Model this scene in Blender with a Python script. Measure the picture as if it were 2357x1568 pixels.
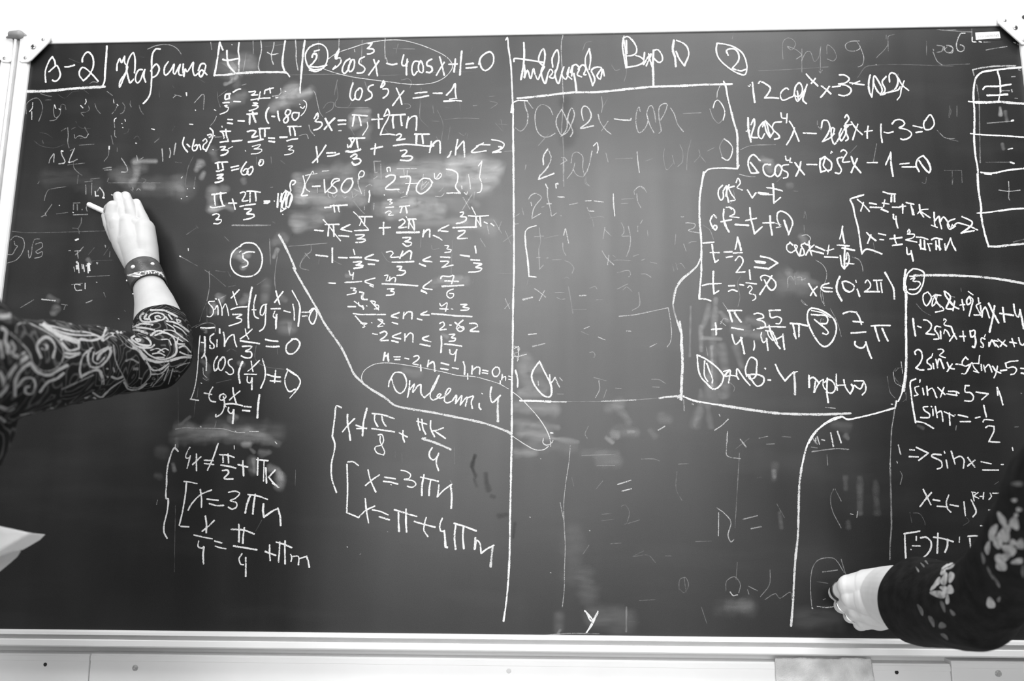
import bpy, bmesh, math, random
from mathutils import Vector, Matrix, noise
from mathutils.bvhtree import BVHTree

C = bpy.context
SC = C.scene
for o in list(bpy.data.objects): bpy.data.objects.remove(o)
random.seed(7)

# ---------------------------------------------------------------- camera
FOC = 1700.0; IW, IH = 2357, 1568
CAM_D, CAM_Z, PITCH, YAW, ROLL = 1.4803, 1.1705, 0.16771, -0.03707, 0.0026
cy, sy, cp, sp, cr, sr = math.cos(YAW), math.sin(YAW), math.cos(PITCH), math.sin(PITCH), math.cos(ROLL), math.sin(ROLL)
FW = Vector((sy*cp, cy*cp, sp)); R0 = Vector((cy, -sy, 0)); U0 = R0.cross(FW)
RI = R0*cr + U0*sr; UP = -R0*sr + U0*cr
EYE = Vector((0, -CAM_D, CAM_Z))
cam_d = bpy.data.cameras.new('camera'); cam = bpy.data.objects.new('camera', cam_d)
SC.collection.objects.link(cam); SC.camera = cam
cam_d.sensor_width = 36; cam_d.lens = 36*FOC/IW; cam_d.clip_start = .05
cam.matrix_world = Matrix(((RI.x, UP.x, -FW.x, EYE.x), (RI.y, UP.y, -FW.y, EYE.y), (RI.z, UP.z, -FW.z, EYE.z), (0, 0, 0, 1)))
cam_d.dof.use_dof = True; cam_d.dof.focus_distance = 1.47; cam_d.dof.aperture_fstop = 2.8

# ---------------------------------------------------------------- world, lamps, exposure
SC.view_settings.view_transform = 'Standard'; SC.view_settings.look = 'None'
SC.view_settings.exposure = 0.0; SC.view_settings.gamma = 1; SC.view_settings.use_curve_mapping = False
w = bpy.data.worlds.new('room'); SC.world = w; w.use_nodes = True
w.node_tree.nodes['Background'].inputs[0].default_value = (.5, .5, .5, 1)
w.node_tree.nodes['Background'].inputs[1].default_value = 0.09
SC.cycles.transparent_max_bounces = 24

def area(name, loc, target, sx, sy_, power):
    l = bpy.data.lights.new(name, 'AREA'); l.shape = 'RECTANGLE'; l.size = sx; l.size_y = sy_; l.energy = power
    o = bpy.data.objects.new(name, l); SC.collection.objects.link(o); o.location = loc
    o.rotation_euler = (Vector(target)-Vector(loc)).to_track_quat('-Z', 'Y').to_euler()
    return o
area('window_daylight_back', (-.3, -4.3, 2.1), (.1, 0, 1.5), 3.5, 2.8, 150)
area('ceiling_lamp_panel', (.55, -3.9, 3.1), (.1, 0, 1.6), 2.0, 1.1, 55)
area('window_daylight_left', (-4.4, -1.5, 2.7), (-.3, 0, 1.5), 1.3, 1.6, 24)
area('overhead_fill_front', (-.9, -1.0, 3.4), (-.6, -.3, 1.3), 1.3, .4, 27)  # added fill from overhead to brighten the skin
area('overhead_fill_right', (.9, -.95, 3.4), (.75, -.1, .9), 1.3, .4, 46)  # second added fill, lifts the fist at the right

# ---------------------------------------------------------------- helpers
def at(px, py, Y):
    """point where the sight line of a photograph pixel crosses the plane y = Y"""
    d = FW + RI*((px-IW/2)/FOC) - UP*((py-IH/2)/FOC)
    return EYE + d*((Y+CAM_D)/d.y)
def ray(px, py):
    return (FW + RI*((px-IW/2)/FOC) - UP*((py-IH/2)/FOC)).normalized()
def pxm(rpx, Y):
    return rpx*(Y+CAM_D)/FOC

def mat(name, col, rough=.5, spec=.5, metal=0, noise_scale=None, noise_amt=.1, bump=None, bump_scale=200):
    m = bpy.data.materials.new(name); m.use_nodes = True
    nt = m.node_tree; b = nt.nodes['Principled BSDF']
    b.inputs['Base Color'].default_value = (col, col, col, 1)
    b.inputs['Roughness'].default_value = rough; b.inputs['Metallic'].default_value = metal
    b.inputs['Specular IOR Level'].default_value = spec
    tc = nt.nodes.new('ShaderNodeTexCoord')
    if noise_scale:
        n = nt.nodes.new('ShaderNodeTexNoise'); n.inputs['Scale'].default_value = noise_scale; n.inputs['Detail'].default_value = 5
        nt.links.new(tc.outputs['Object'], n.inputs['Vector'])
        mr = nt.nodes.new('ShaderNodeMapRange'); mr.inputs['To Min'].default_value = col*(1-noise_amt); mr.inputs['To Max'].default_value = col*(1+noise_amt)
        mr.inputs['From Min'].default_value = .3; mr.inputs['From Max'].default_value = .7
        nt.links.new(n.outputs['Fac'], mr.inputs['Value']); nt.links.new(mr.outputs['Result'], b.inputs['Base Color'])
    if bump:
        n = nt.nodes.new('ShaderNodeTexNoise'); n.inputs['Scale'].default_value = bump_scale; n.inputs['Detail'].default_value = 4
        nt.links.new(tc.outputs['Object'], n.inputs['Vector'])
        bp = nt.nodes.new('ShaderNodeBump'); bp.inputs['Strength'].default_value = bump; bp.inputs['Distance'].default_value = .002
        nt.links.new(n.outputs['Fac'], bp.inputs['Height']); nt.links.new(bp.outputs['Normal'], b.inputs['Normal'])
    return m

def link(name, me, m=None, parent=None, smooth=True):
    o = bpy.data.objects.new(name, me); SC.collection.objects.link(o)
    if m: me.materials.append(m)
    if smooth:
        me.polygons.foreach_set('use_smooth', [True]*len(me.polygons))
    if parent: o.parent = parent
    return o
def obj(name, bm, m=None, parent=None, smooth=False):
    me = bpy.data.meshes.new(name); bmesh.ops.recalc_face_normals(bm, faces=bm.faces)
    bm.to_mesh(me); bm.free(); return link(name, me, m, parent, smooth)
def tag(o, label, cat=None, group=None, kind=None):
    o['label'] = label
    if cat: o['category'] = cat
    if group: o['group'] = group
    if kind: o['kind'] = kind
    return o
def empty(name, loc=(0, 0, 0)):
    o = bpy.data.objects.new(name, None); SC.collection.objects.link(o); o.location = loc
    o.empty_display_size = .05; return o
ROOTS = []
def root(name, loc, label, cat, group=None):
    o = tag(empty(name, loc), label, cat, group); ROOTS.append(o); return o
def adopt(r):
    """children were built in world coordinates: keep them there"""
    inv = Matrix.Translation(r.location).inverted()
    for ch in r.children: ch.matrix_parent_inverse = inv

def box(bm, x0, x1, y0, y1, z0, z1):
    vs = [bm.verts.new((x, y, z)) for x in (x0, x1) for y in (y0, y1) for z in (z0, z1)]
    for f in ((0, 1, 3, 2), (4, 6, 7, 5), (0, 4, 5, 1), (2, 3, 7, 6), (0, 2, 6, 4), (1, 5, 7, 3)):
        bm.faces.new([vs[i] for i in f])
def bevel(bm, w_, seg=2):
    bmesh.ops.bevel(bm, geom=list(bm.edges), offset=w_, segments=seg, affect='EDGES', profile=.6)
def prism(bm, pts, axis_a, axis_b):
    """extrude a closed outline of points (world vectors at side a) to side b by a translation"""
    a = [bm.verts.new(p) for p in pts]; t = axis_b-axis_a; b = [bm.verts.new(p+t) for p in pts]
    n = len(pts)
    bm.faces.new(a[::-1]); bm.faces.new(b)
    for i in range(n): bm.faces.new((a[i], a[(i+1) % n], b[(i+1) % n], b[i]))
def capsule(bm, p0, p1, r0, r1, seg=36):
    p0 = Vector(p0); p1 = Vector(p1); ax = p1-p0
    if ax.length < 1e-6: ax = Vector((0, 0, 1e-5))
    q = ax.to_track_quat('Z', 'Y').to_matrix()
    rings = []
    n = 6
    prof = [(-math.cos(k*math.pi/2/n), math.sin(k*math.pi/2/n), 0) for k in range(1, n+1)] + \
           [(math.sin(k*math.pi/2/n), math.cos(k*math.pi/2/n), 1) for k in range(0, n)]
    bot = bm.verts.new(p0+q@Vector((0, 0, -r0))); top = bm.verts.new(p1+q@Vector((0, 0, r1)))
    for (h, rr, e) in prof:
        c, r = (p1, r1) if e else (p0, r0)
        rings.append([bm.verts.new(c+q@Vector((math.cos(a)*rr*r, math.sin(a)*rr*r, h*r))) for a in [2*math.pi*i/seg for i in range(seg)]])
    for i in range(seg):
        j = (i+1) % seg
        bm.faces.new((bot, rings[0][j], rings[0][i])); bm.faces.new((top, rings[-1][i], rings[-1][j]))
        for a, b in zip(rings, rings[1:]): bm.faces.new((a[i], a[j], b[j], b[i]))
def chain(bm, pts):
    """pts: list of (px, py, Y, radius_px)"""
    for a, b in zip(pts, pts[1:]):
        capsule(bm, at(*a[:3]), at(*b[:3]), pxm(a[3], a[2]), pxm(b[3], b[2]))
def wchain(bm, pts):
    """pts: list of ((x,y,z), radius)"""
    for a, b in zip(pts, pts[1:]): capsule(bm, a[0], b[0], a[1], b[1])
def fuse(bm, voxel, smooth_it=8, fac=.5):
    """one continuous skin over overlapping shapes"""
    me = bpy.data.meshes.new('tmp'); bm.to_mesh(me); bm.free()
    o = bpy.data.objects.new('tmp', me); SC.collection.objects.link(o)
    r = o.modifiers.new('r', 'REMESH'); r.mode = 'VOXEL'; r.voxel_size = voxel; r.use_smooth_shade = True
    s = o.modifiers.new('s', 'SMOOTH'); s.iterations = smooth_it; s.factor = fac
    dg = C.evaluated_depsgraph_get(); dg.update()
    out = bpy.data.meshes.new_from_object(o.evaluated_get(dg))
    bpy.data.objects.remove(o); return out
def bvh_of(me):
    return BVHTree.FromPolygons([v.co.copy() for v in me.vertices], [tuple(p.vertices) for p in me.polygons])

# ---------------------------------------------------------------- strokes (chalk, prints)
def parse(text):
    """yields (group label, points in photograph pixels, width px, coverage, kind)"""
    ox = oy = 0; s = 1; grp = ''; 
    for ln in text.strip().split('\n'):
        ln = ln.strip()
        if not ln: continue
        if ln[0] == '@':
            a = ln[1:].split(); ox, oy, s = float(a[0]), float(a[1]), float(a[2]); continue
        if ln[0] == '#':
            grp = ln[1:]; continue
        wd, cov, kd = 5.0, 1.0, 'c'
        for st in ln.split(';'):
            pts = []
            for tk in st.split():
                if ',' in tk:
                    x, y = tk.split(','); pts.append((ox+float(x)/s, oy+float(y)/s))
                else:
                    i = 0
                    while i < len(tk):
                        ch = tk[i]; j = i+1
                        while j < len(tk) and (tk[j].isdigit() or tk[j] == '.'): j += 1
                        v = float(tk[i+1:j])
                        if ch == 'w':
                            wd = v
                            if i == 0: cov = 1.0; kd = 'c'
                        elif ch == 'a': cov = v
                        elif ch in 'sk': kd = ch; cov = v
                        i = j
            if len(pts) >= 2: yield grp, pts, wd, cov, kd
def smooth_path(pts, step):
    """Catmull-Rom through the points; a doubled point is a corner"""
    segs = [[pts[0]]]
    for p in pts[1:]:
        if p == segs[-1][-1]: segs.append([p])
        else: segs[-1].append(p)
    out = []
    for sg in segs:
        if len(sg) < 2: continue
        n = len(sg); res = []
        for i in range(n-1):
            p1, p2 = sg[i], sg[i+1]
            p0 = sg[i-1] if i else (2*p1[0]-p2[0], 2*p1[1]-p2[1])
            p3 = sg[i+2] if i+2 < n else (2*p2[0]-p1[0], 2*p2[1]-p1[1])
            L = math.hypot(p2[0]-p1[0], p2[1]-p1[1]); k = max(1, int(L/step+.5)) if n > 2 else max(1, int(L/14+.5))
            l1 = math.hypot(p1[0]-p0[0], p1[1]-p0[1]) or 1; l3 = math.hypot(p3[0]-p2[0], p3[1]-p2[1]) or 1
            m1 = [(p2[c]-p0[c])*L/(L+l1) for c in (0, 1)]; m2 = [(p3[c]-p1[c])*L/(L+l3) for c in (0, 1)]
            for q in range(k):
                t = q/k; t2 = t*t; t3 = t2*t
                h = (2*t3-3*t2+1, t3-2*t2+t, -2*t3+3*t2, t3-t2)
                res.append(tuple(h[0]*p1[c]+h[1]*m1[c]+h[2]*p2[c]+h[3]*m2[c] for c in (0, 1)))
        res.append(sg[-1]); out.append(res)
    return out
class Ribbons:
    def __init__(self): self.v = []; self.f = []; self.uv = []; self.cov = []; self.run = []
    def add(self, path, wd, cov, where, vary=.14):
        n = len(path); hw = wd/2
        pts = [path[0]] + list(path) + [path[-1]]
        base = len(self.v); dist = 0; seed = random.random()*100; ok = []
        for i in range(n+2):
            k = min(max(i-1, 0), n-1)
            a = path[max(k-1, 0)]; b = path[min(k+1, n-1)]
            tx, ty = b[0]-a[0], b[1]-a[1]; L = math.hypot(tx, ty) or 1; tx /= L; ty /= L
            x, y = path[k]; ue = 0
            if i == 0: x -= tx*hw*.9; y -= ty*hw*.9; ue = 1
            if i == n+1: x += tx*hw*.9; y += ty*hw*.9; ue = 1
            h = hw*(1+vary*2*(noise.noise(Vector((x*.05, y*.05, seed)))))
            if i: dist += math.hypot(x-lx, y-ly)
            lx, ly = x, y
            A = where(x-ty*h, y+tx*h); B = where(x+ty*h, y-tx*h)
            ok.append(A is not None and B is not None)
            if ok[-1]: A.y -= i*8e-7; B.y -= i*8e-7
            self.v += [A or Vector(), B or Vector()]
            self.uv += [(ue, -1), (ue, 1)]; self.cov += [cov, cov]; self.run += [dist, dist]
            if i and ok[-1] and ok[-2]:
                o_ = base+2*(i-1)
                self.f.append((o_, o_+1, o_+3, o_+2))
    def build(self, name, m, parent):
        used = sorted({i for f in self.f for i in f}); mp = {u: i for i, u in enumerate(used)}
        me = bpy.data.meshes.new(name)
        me.from_pydata([self.v[u] for u in used], [], [tuple(mp[i] for i in f) for f in self.f])
        uvl = me.uv_layers.new(name='UVMap')
        for li, lp in enumerate(me.loops): uvl.data[li].uv = self.uv[used[lp.vertex_index]]
        at_ = me.attributes.new('cover', 'FLOAT', 'POINT'); at_.data.foreach_set('value', [self.cov[u] for u in used])
        return link(name, me, m, parent, smooth=False)

def chalk_mat(name, kind, col=.8):
    """c: chalk line; s: wiped chalk smear; k: damp dark patch"""
    m = bpy.data.materials.new(name); m.use_nodes = True; nt = m.node_tree; N = nt.nodes; L = nt.links
    b = N['Principled BSDF']; b.inputs['Base Color'].default_value = (col, col, col, 1); b.inputs['Roughness'].default_value = .95
    b.inputs['Specular IOR Level'].default_value = .1
    out = N['Material Output']; tr = N.new('ShaderNodeBsdfTransparent'); mx = N.new('ShaderNodeMixShader')
    L.new(tr.outputs[0], mx.inputs[1]); L.new(b.outputs[0], mx.inputs[2]); L.new(mx.outputs[0], out.inputs['Surface'])
    def math_(op, a, c=None, clamp=False):
        n = N.new('ShaderNodeMath'); n.operation = op; n.use_clamp = clamp
        for i, v in enumerate((a, c)):
            if v is None: continue
            if isinstance(v, (int, float)): n.inputs[i].default_value = v
            else: L.new(v, n.inputs[i])
        return n.outputs[0]
    uv = N.new('ShaderNodeUVMap'); uv.uv_map = 'UVMap'; sx = N.new('ShaderNodeSeparateXYZ'); L.new(uv.outputs[0], sx.inputs[0])
    cv = N.new('ShaderNodeAttribute'); cv.attribute_name = 'cover'
    r2 = math_('ADD', math_('POWER', math_('ABSOLUTE', sx.outputs[0]), 2), math_('POWER', math_('ABSOLUTE', sx.outputs[1]), 2))
    tc = N.new('ShaderNodeTexCoord')
    nz = N.new('ShaderNodeTexNoise'); nz.inputs['Detail'].default_value = 3
    if kind == 'c':
        nz.inputs['Scale'].default_value = 740
        L.new(tc.outputs['Object'], nz.inputs['Vector'])
        nb = N.new('ShaderNodeTexNoise'); nb.inputs['Scale'].default_value = 70; nb.inputs['Detail'].default_value = 2
        L.new(tc.outputs['Object'], nb.inputs['Vector'])
        # the board's grain catches chalk: coverage against grain height
        g = math_('ADD', math_('MULTIPLY', math_('SUBTRACT', nz.outputs['Fac'], .5), 3.3), math_('MULTIPLY', math_('SUBTRACT', nb.outputs['Fac'], .5), 1.6))
        edge = math_('MULTIPLY', math_('POWER', r2, 2.2), 1.05)
        lvl = math_('ADD', math_('MULTIPLY', cv.outputs['Fac'], .30), .32)
        a = math_('ADD', math_('SUBTRACT', lvl, edge), g)
        a = math_('MULTIPLY', math_('ADD', a, .25), 1.6, True)
        nm = N.new('ShaderNodeTexNoise'); nm.inputs['Scale'].default_value = 38; nm.inputs['Detail'].default_value = 3
        L.new(tc.outputs['Object'], nm.inputs['Vector'])
        wear_ = math_('ADD', math_('MULTIPLY', math_('SUBTRACT', nm.outputs['Fac'], .36), 3.4, True), cv.outputs['Fac'], True)
        a = math_('MULTIPLY', math_('MULTIPLY', a, wear_), math_('POWER', cv.outputs['Fac'], 1.65))
    else:
        mp = N.new('ShaderNodeMapping'); mp.inputs['Scale'].default_value = (14, 1, 60) if kind == 's' else (20, 1, 12)
        L.new(tc.outputs['Object'], mp.inputs['Vector']); L.new(mp.outputs[0], nz.inputs['Vector']); nz.inputs['Scale'].default_value = 1.2
        nf = N.new('ShaderNodeTexNoise'); nf.inputs['Scale'].default_value = 420; L.new(tc.outputs['Object'], nf.inputs['Vector'])
        soft = math_('POWER', math_('SUBTRACT', 1, r2, True), 1.5)
        st = math_('MULTIPLY', math_('SUBTRACT', nz.outputs['Fac'], .12), 1.45, True)
        fine = math_('ADD', math_('MULTIPLY', nf.outputs['Fac'], .8), .6)
        a = math_('MULTIPLY', math_('MULTIPLY', math_('MULTIPLY', soft, st), cv.outputs['Fac']), fine)
        a = math_('MULTIPLY', a, .64 if kind == 's' else .9, True)
    L.new(a, mx.inputs[0])
    return m

# ================================================================= THE SETTING
M_wall = mat('wall_paint', .82, .8, .2, noise_scale=3, noise_amt=.02, bump=.08, bump_scale=400)
M_floor = mat('floor_lino', .35, .5, .4, noise_scale=4, noise_amt=.15)
M_frame = mat('white_lacquered_frame', .80, .45, .4, noise_scale=9, noise_amt=.03)
M_brk = mat('bracket_enamel', .62, .5, .4, noise_scale=40, noise_amt=.03)
M_frame_dim = mat('frame_groove_shade', .42, .5, .4, noise_scale=20, noise_amt=.06)  # darker copy of the frame, shade of the groove put into colour
M_panel = mat('white_laminate', .90, .5, .3, noise_scale=5, noise_amt=.04)
M_steel = mat('zinc_steel', .45, .35, .5, metal=.8, noise_scale=300, noise_amt=.2)
M_recess_shade = mat('dark_recess', .03, .6, .3, noise_scale=80, noise_amt=.3)  # black stands in for the shade inside slots and holes
M_rubber = mat('grey_plastic', .22, .45, .5, noise_scale=60, noise_amt=.2)

bm = bmesh.new(); box(bm, -3.2, 3.2, .034, .12, 0, 3.6)
tag(obj('wall_front', bm, M_wall), 'white painted wall behind the chalkboard', kind='structure')
bm = bmesh.new(); box(bm, -3.2, 3.2, -5.2, .12, -.06, 0)
tag(obj('floor', bm, M_floor), 'grey classroom floor', kind='structure')

# ================================================================= CHALKBOARD
XL, XR, ZB, ZT = -1.1336, 1.0240, .850, 2.100
def board_mat():
    m = bpy.data.materials.new('slate_enamel'); m.use_nodes = True; nt = m.node_tree; N = nt.nodes; L = nt.links
    b = N['Principled BSDF']; tc = N.new('ShaderNodeTexCoord')
    def nz(scale, detail, vec=None):
        n = N.new('ShaderNodeTexNoise'); n.inputs['Scale'].default_value = scale; n.inputs['Detail'].default_value = detail
        L.new(vec or tc.outputs['Object'], n.inputs['Vector']); return n.outputs['Fac']
    def mr(v, a, b_, c, d):
        n = N.new('ShaderNodeMapRange'); n.inputs[1].default_value = a; n.inputs[2].default_value = b_; n.inputs[3].default_value = c; n.inputs[4].default_value = d
        L.new(v, n.inputs[0]); return n.outputs[0]
    def add(a, b_):
        n = N.new('ShaderNodeMath'); n.operation = 'ADD'; L.new(a, n.inputs[0]); L.new(b_, n.inputs[1]); return n.outputs[0]
    mp = N.new('ShaderNodeMapping'); mp.inputs['Scale'].default_value = (9, 1, 1.2); L.new(tc.outputs['Object'], mp.inputs['Vector'])
    mp2 = N.new('ShaderNodeMapping'); mp2.inputs['Scale'].default_value = (2, 1, 9); mp2.inputs['Rotation'].default_value = (0, .5, 0); L.new(tc.outputs['Object'], mp2.inputs['Vector'])
    dust = add(add(mr(nz(2.2, 6), .45, .75, 0, .011), mr(nz(1, 5, mp.outputs[0]), .5, .8, 0, .006)), mr(nz(1.4, 6, mp2.outputs[0]), .52, .8, 0, .013))
    grain = mr(nz(600, 3), .35, .7, .001, .010)
    tot = add(dust, grain)
    L.new(tot, b.inputs['Base Color'])
    rg = add(mr(nz(1.5, 4, mp.outputs[0]), .3, .7, .33, .39), mr(nz(2.5, 4), .3, .7, 0, .04)); L.new(rg, b.inputs['Roughness'])
    b.inputs['Specular IOR Level'].default_value = .7
    bp = N.new('ShaderNodeBump'); bp.inputs['Strength'].default_value = .12; bp.inputs['Distance'].default_value = .0006
    L.new(nz(700, 3), bp.inputs['Height']); L.new(bp.outputs[0], b.inputs['Normal'])
    return m
M_board = board_mat()
board = root('chalkboard', (-.05, 0, ZB), 'wide dark chalkboard in a white frame covered in handwritten trigonometry', 'chalkboard')
bm = bmesh.new(); box(bm, XL-.004, XR+.004, 0, .014, ZB-.004, ZT+.004); obj('writing_surface', bm, M_board, board)
# frame bars: profile (outward distance from the board edge, y)
def frame_bar(name, p0, p1, outward, prof, parent, m=M_frame):
    bm = bmesh.new(); a = Vector(p0); b = Vector(p1); o_ = Vector(outward)
    prism(bm, [a+o_*d+Vector((0, y, 0)) for d, y in prof], a, b)
    return obj(name, bm, m, parent)
P_slim = [(-.003, .0), (-.003, -.004), (-.001, -.008), (.003, -.010), (.018, -.010), (.0215, -.008), (.023, -.003), (.023, .030), (.0, .030), (.0, .0)]
P_top = [(-.002, .0), (-.002, -.0015), (-.001, -.003), (.003, -.0045), (.018, -.005), (.0215, -.004), (.023, -.002), (.023, .030), (.0, .030), (.0, .0)]
P_foot = [(-.003, .0), (-.003, -.004), (-.001, -.009), (.004, -.010), (.0055, -.006), (.0125, -.006), (.014, -.011), (.0235, -.012), (.0265, -.009), (.0275, -.004), (.0275, .030), (.0, .030), (.0, .0)]
frame_bar('frame_bar', (XL, 0, ZT), (XR, 0, ZT), (0, 0, 1), P_top, board)
frame_bar('frame_bar', (XL-.023, 0, ZB), (XR+.023, 0, ZB), (0, 0, -1), P_foot, board)
frame_bar('frame_bar', (XL, 0, ZB-.024), (XL, 0, ZT+.023), (-1, 0, 0), P_slim, board)
frame_bar('frame_bar', (XR, 0, ZB-.024), (XR, 0, ZT+.023), (1, 0, 0), P_slim, board)
# grey strip painting the shade inside the lower bar's groove
bm = bmesh.new(); box(bm, XL-.02, XR+.02, -.0072, -.0055, ZB-.0122, ZB-.0062); obj('groove_shade_strip', bm, M_frame_dim, board)

def screw(name, p, r, parent, big=False):
    bm = bmesh.new()
    capsule(bm, p+Vector((0, .0006, 0)), p+Vector((0, .0006, 0)), r, r, 14)
    for v in bm.verts: v.co.y = p.y+(v.co.y-p.y)*.45
    s = obj(name, bm, M_steel, parent, True)
    return s
def cross_slot(p, r, parent):
    bm = bmesh.new(); y = p.y-r*.46
    box(bm, p.x-r*.6, p.x+r*.6, y-.0005, y+.0005, p.z-r*.14, p.z+r*.14); box(bm, p.x-r*.14, p.x+r*.14, y-.0006, y+.0004, p.z-r*.6, p.z+r*.6)
    obj('screw_slot', bm, M_recess_shade, parent)
def bracket(pix, screws, parent, Y=-.0125):
    bm = bmesh.new(); pts = [at(x, y, Y) for x, y in pix]
    prism(bm, pts, Vector((0, 0, 0)), Vector((0, .0035, 0)))
    bmesh.ops.recalc_face_normals(bm, faces=bm.faces)
    bmesh.ops.bevel(bm, geom=[e for e in bm.edges], offset=.0007, segments=2, affect='EDGES')
    br = obj('corner_bracket', bm, M_brk, parent)
    for x, y, r in screws:
        p = at(x, y, Y); s = screw('screw', p, r, br)
        if r > .004: cross_slot(p, r, br)
    return br
bracket([(46, 84), (113, 79), (117, 88), (112, 98), (72, 138), (64, 143), (50, 144), (43, 140)], [(99, 91, .0038), (77, 108, .0062), (58, 133, .0038)], board)
bracket([(2296, 34), (2365, 34), (2400, 36), (2400, 104), (2372, 104), (2352, 102), (2348, 98), (2298, 53)], [(2313, 47, .0038), (2337, 64, .0055), (2356, 92, .0038)], board)
bm = bmesh.new(); p = at(2357, 39, -.0135); capsule(bm, p, p, .0042, .0042, 16)
for v in bm.verts: v.co.y = p.y+(v.co.y-p.y)*.2
obj('bracket_hole', bm, M_recess_shade, board)
# inventory sticker with digits on a black patch
M_patch = mat('black_patch', .012, .5, .4, noise_scale=50, noise_amt=.2)
M_paper = mat('white_label_paper', .78, .7, .3, noise_scale=200, noise_amt=.03)
M_ink = mat('grey_ink', .22, .7, .2, noise_scale=400, noise_amt=.3)
def plate(name, pix, Y, t, m, parent):
    bm = bmesh.new(); prism(bm, [at(x, y, Y) for x, y in pix], Vector((0, 0, 0)), Vector((0, t, 0))); return obj(name, bm, m, parent)
plate('sticker_backing', [(2238, 66), (2305, 65), (2307, 91), (2239, 96)], -.0006, .0006, M_patch, board)
stk = plate('inventory_sticker', [(2245, 75), (2300.5, 72.5), (2303, 87.5), (2246.5, 91.5)], -.0011, .0005, M_paper, board)
tag(stk, 'small white inventory sticker with printed number')
fc = bpy.data.curves.new('digits', 'FONT'); fc.body = '110106000565'; fc.size = .0062; fc.extrude = .00008; fc.align_x = 'CENTER'; fc.align_y = 'CENTER'
fo = bpy.data.objects.new('tmpf', fc); SC.collection.objects.link(fo)
dg = C.evaluated_depsgraph_get(); fm = bpy.data.meshes.new_from_object(fo.evaluated_get(dg)); bpy.data.objects.remove(fo)
fx = max(v.co.x for v in fm.vertices)-min(v.co.x for v in fm.vertices)
tgt = (at(2298.5, 82, 0)-at(2251, 84, 0))
fm.transform(Matrix.Translation(at(2275, 83, -.0013)) @ Matrix.Rotation(.045, 4, 'Y').inverted() @ Matrix.Rotation(math.pi/2, 4, 'X') @ Matrix.Scale(tgt.length/fx, 4))
fd = link('printed_digits', fm, M_ink, stk, False)

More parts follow.
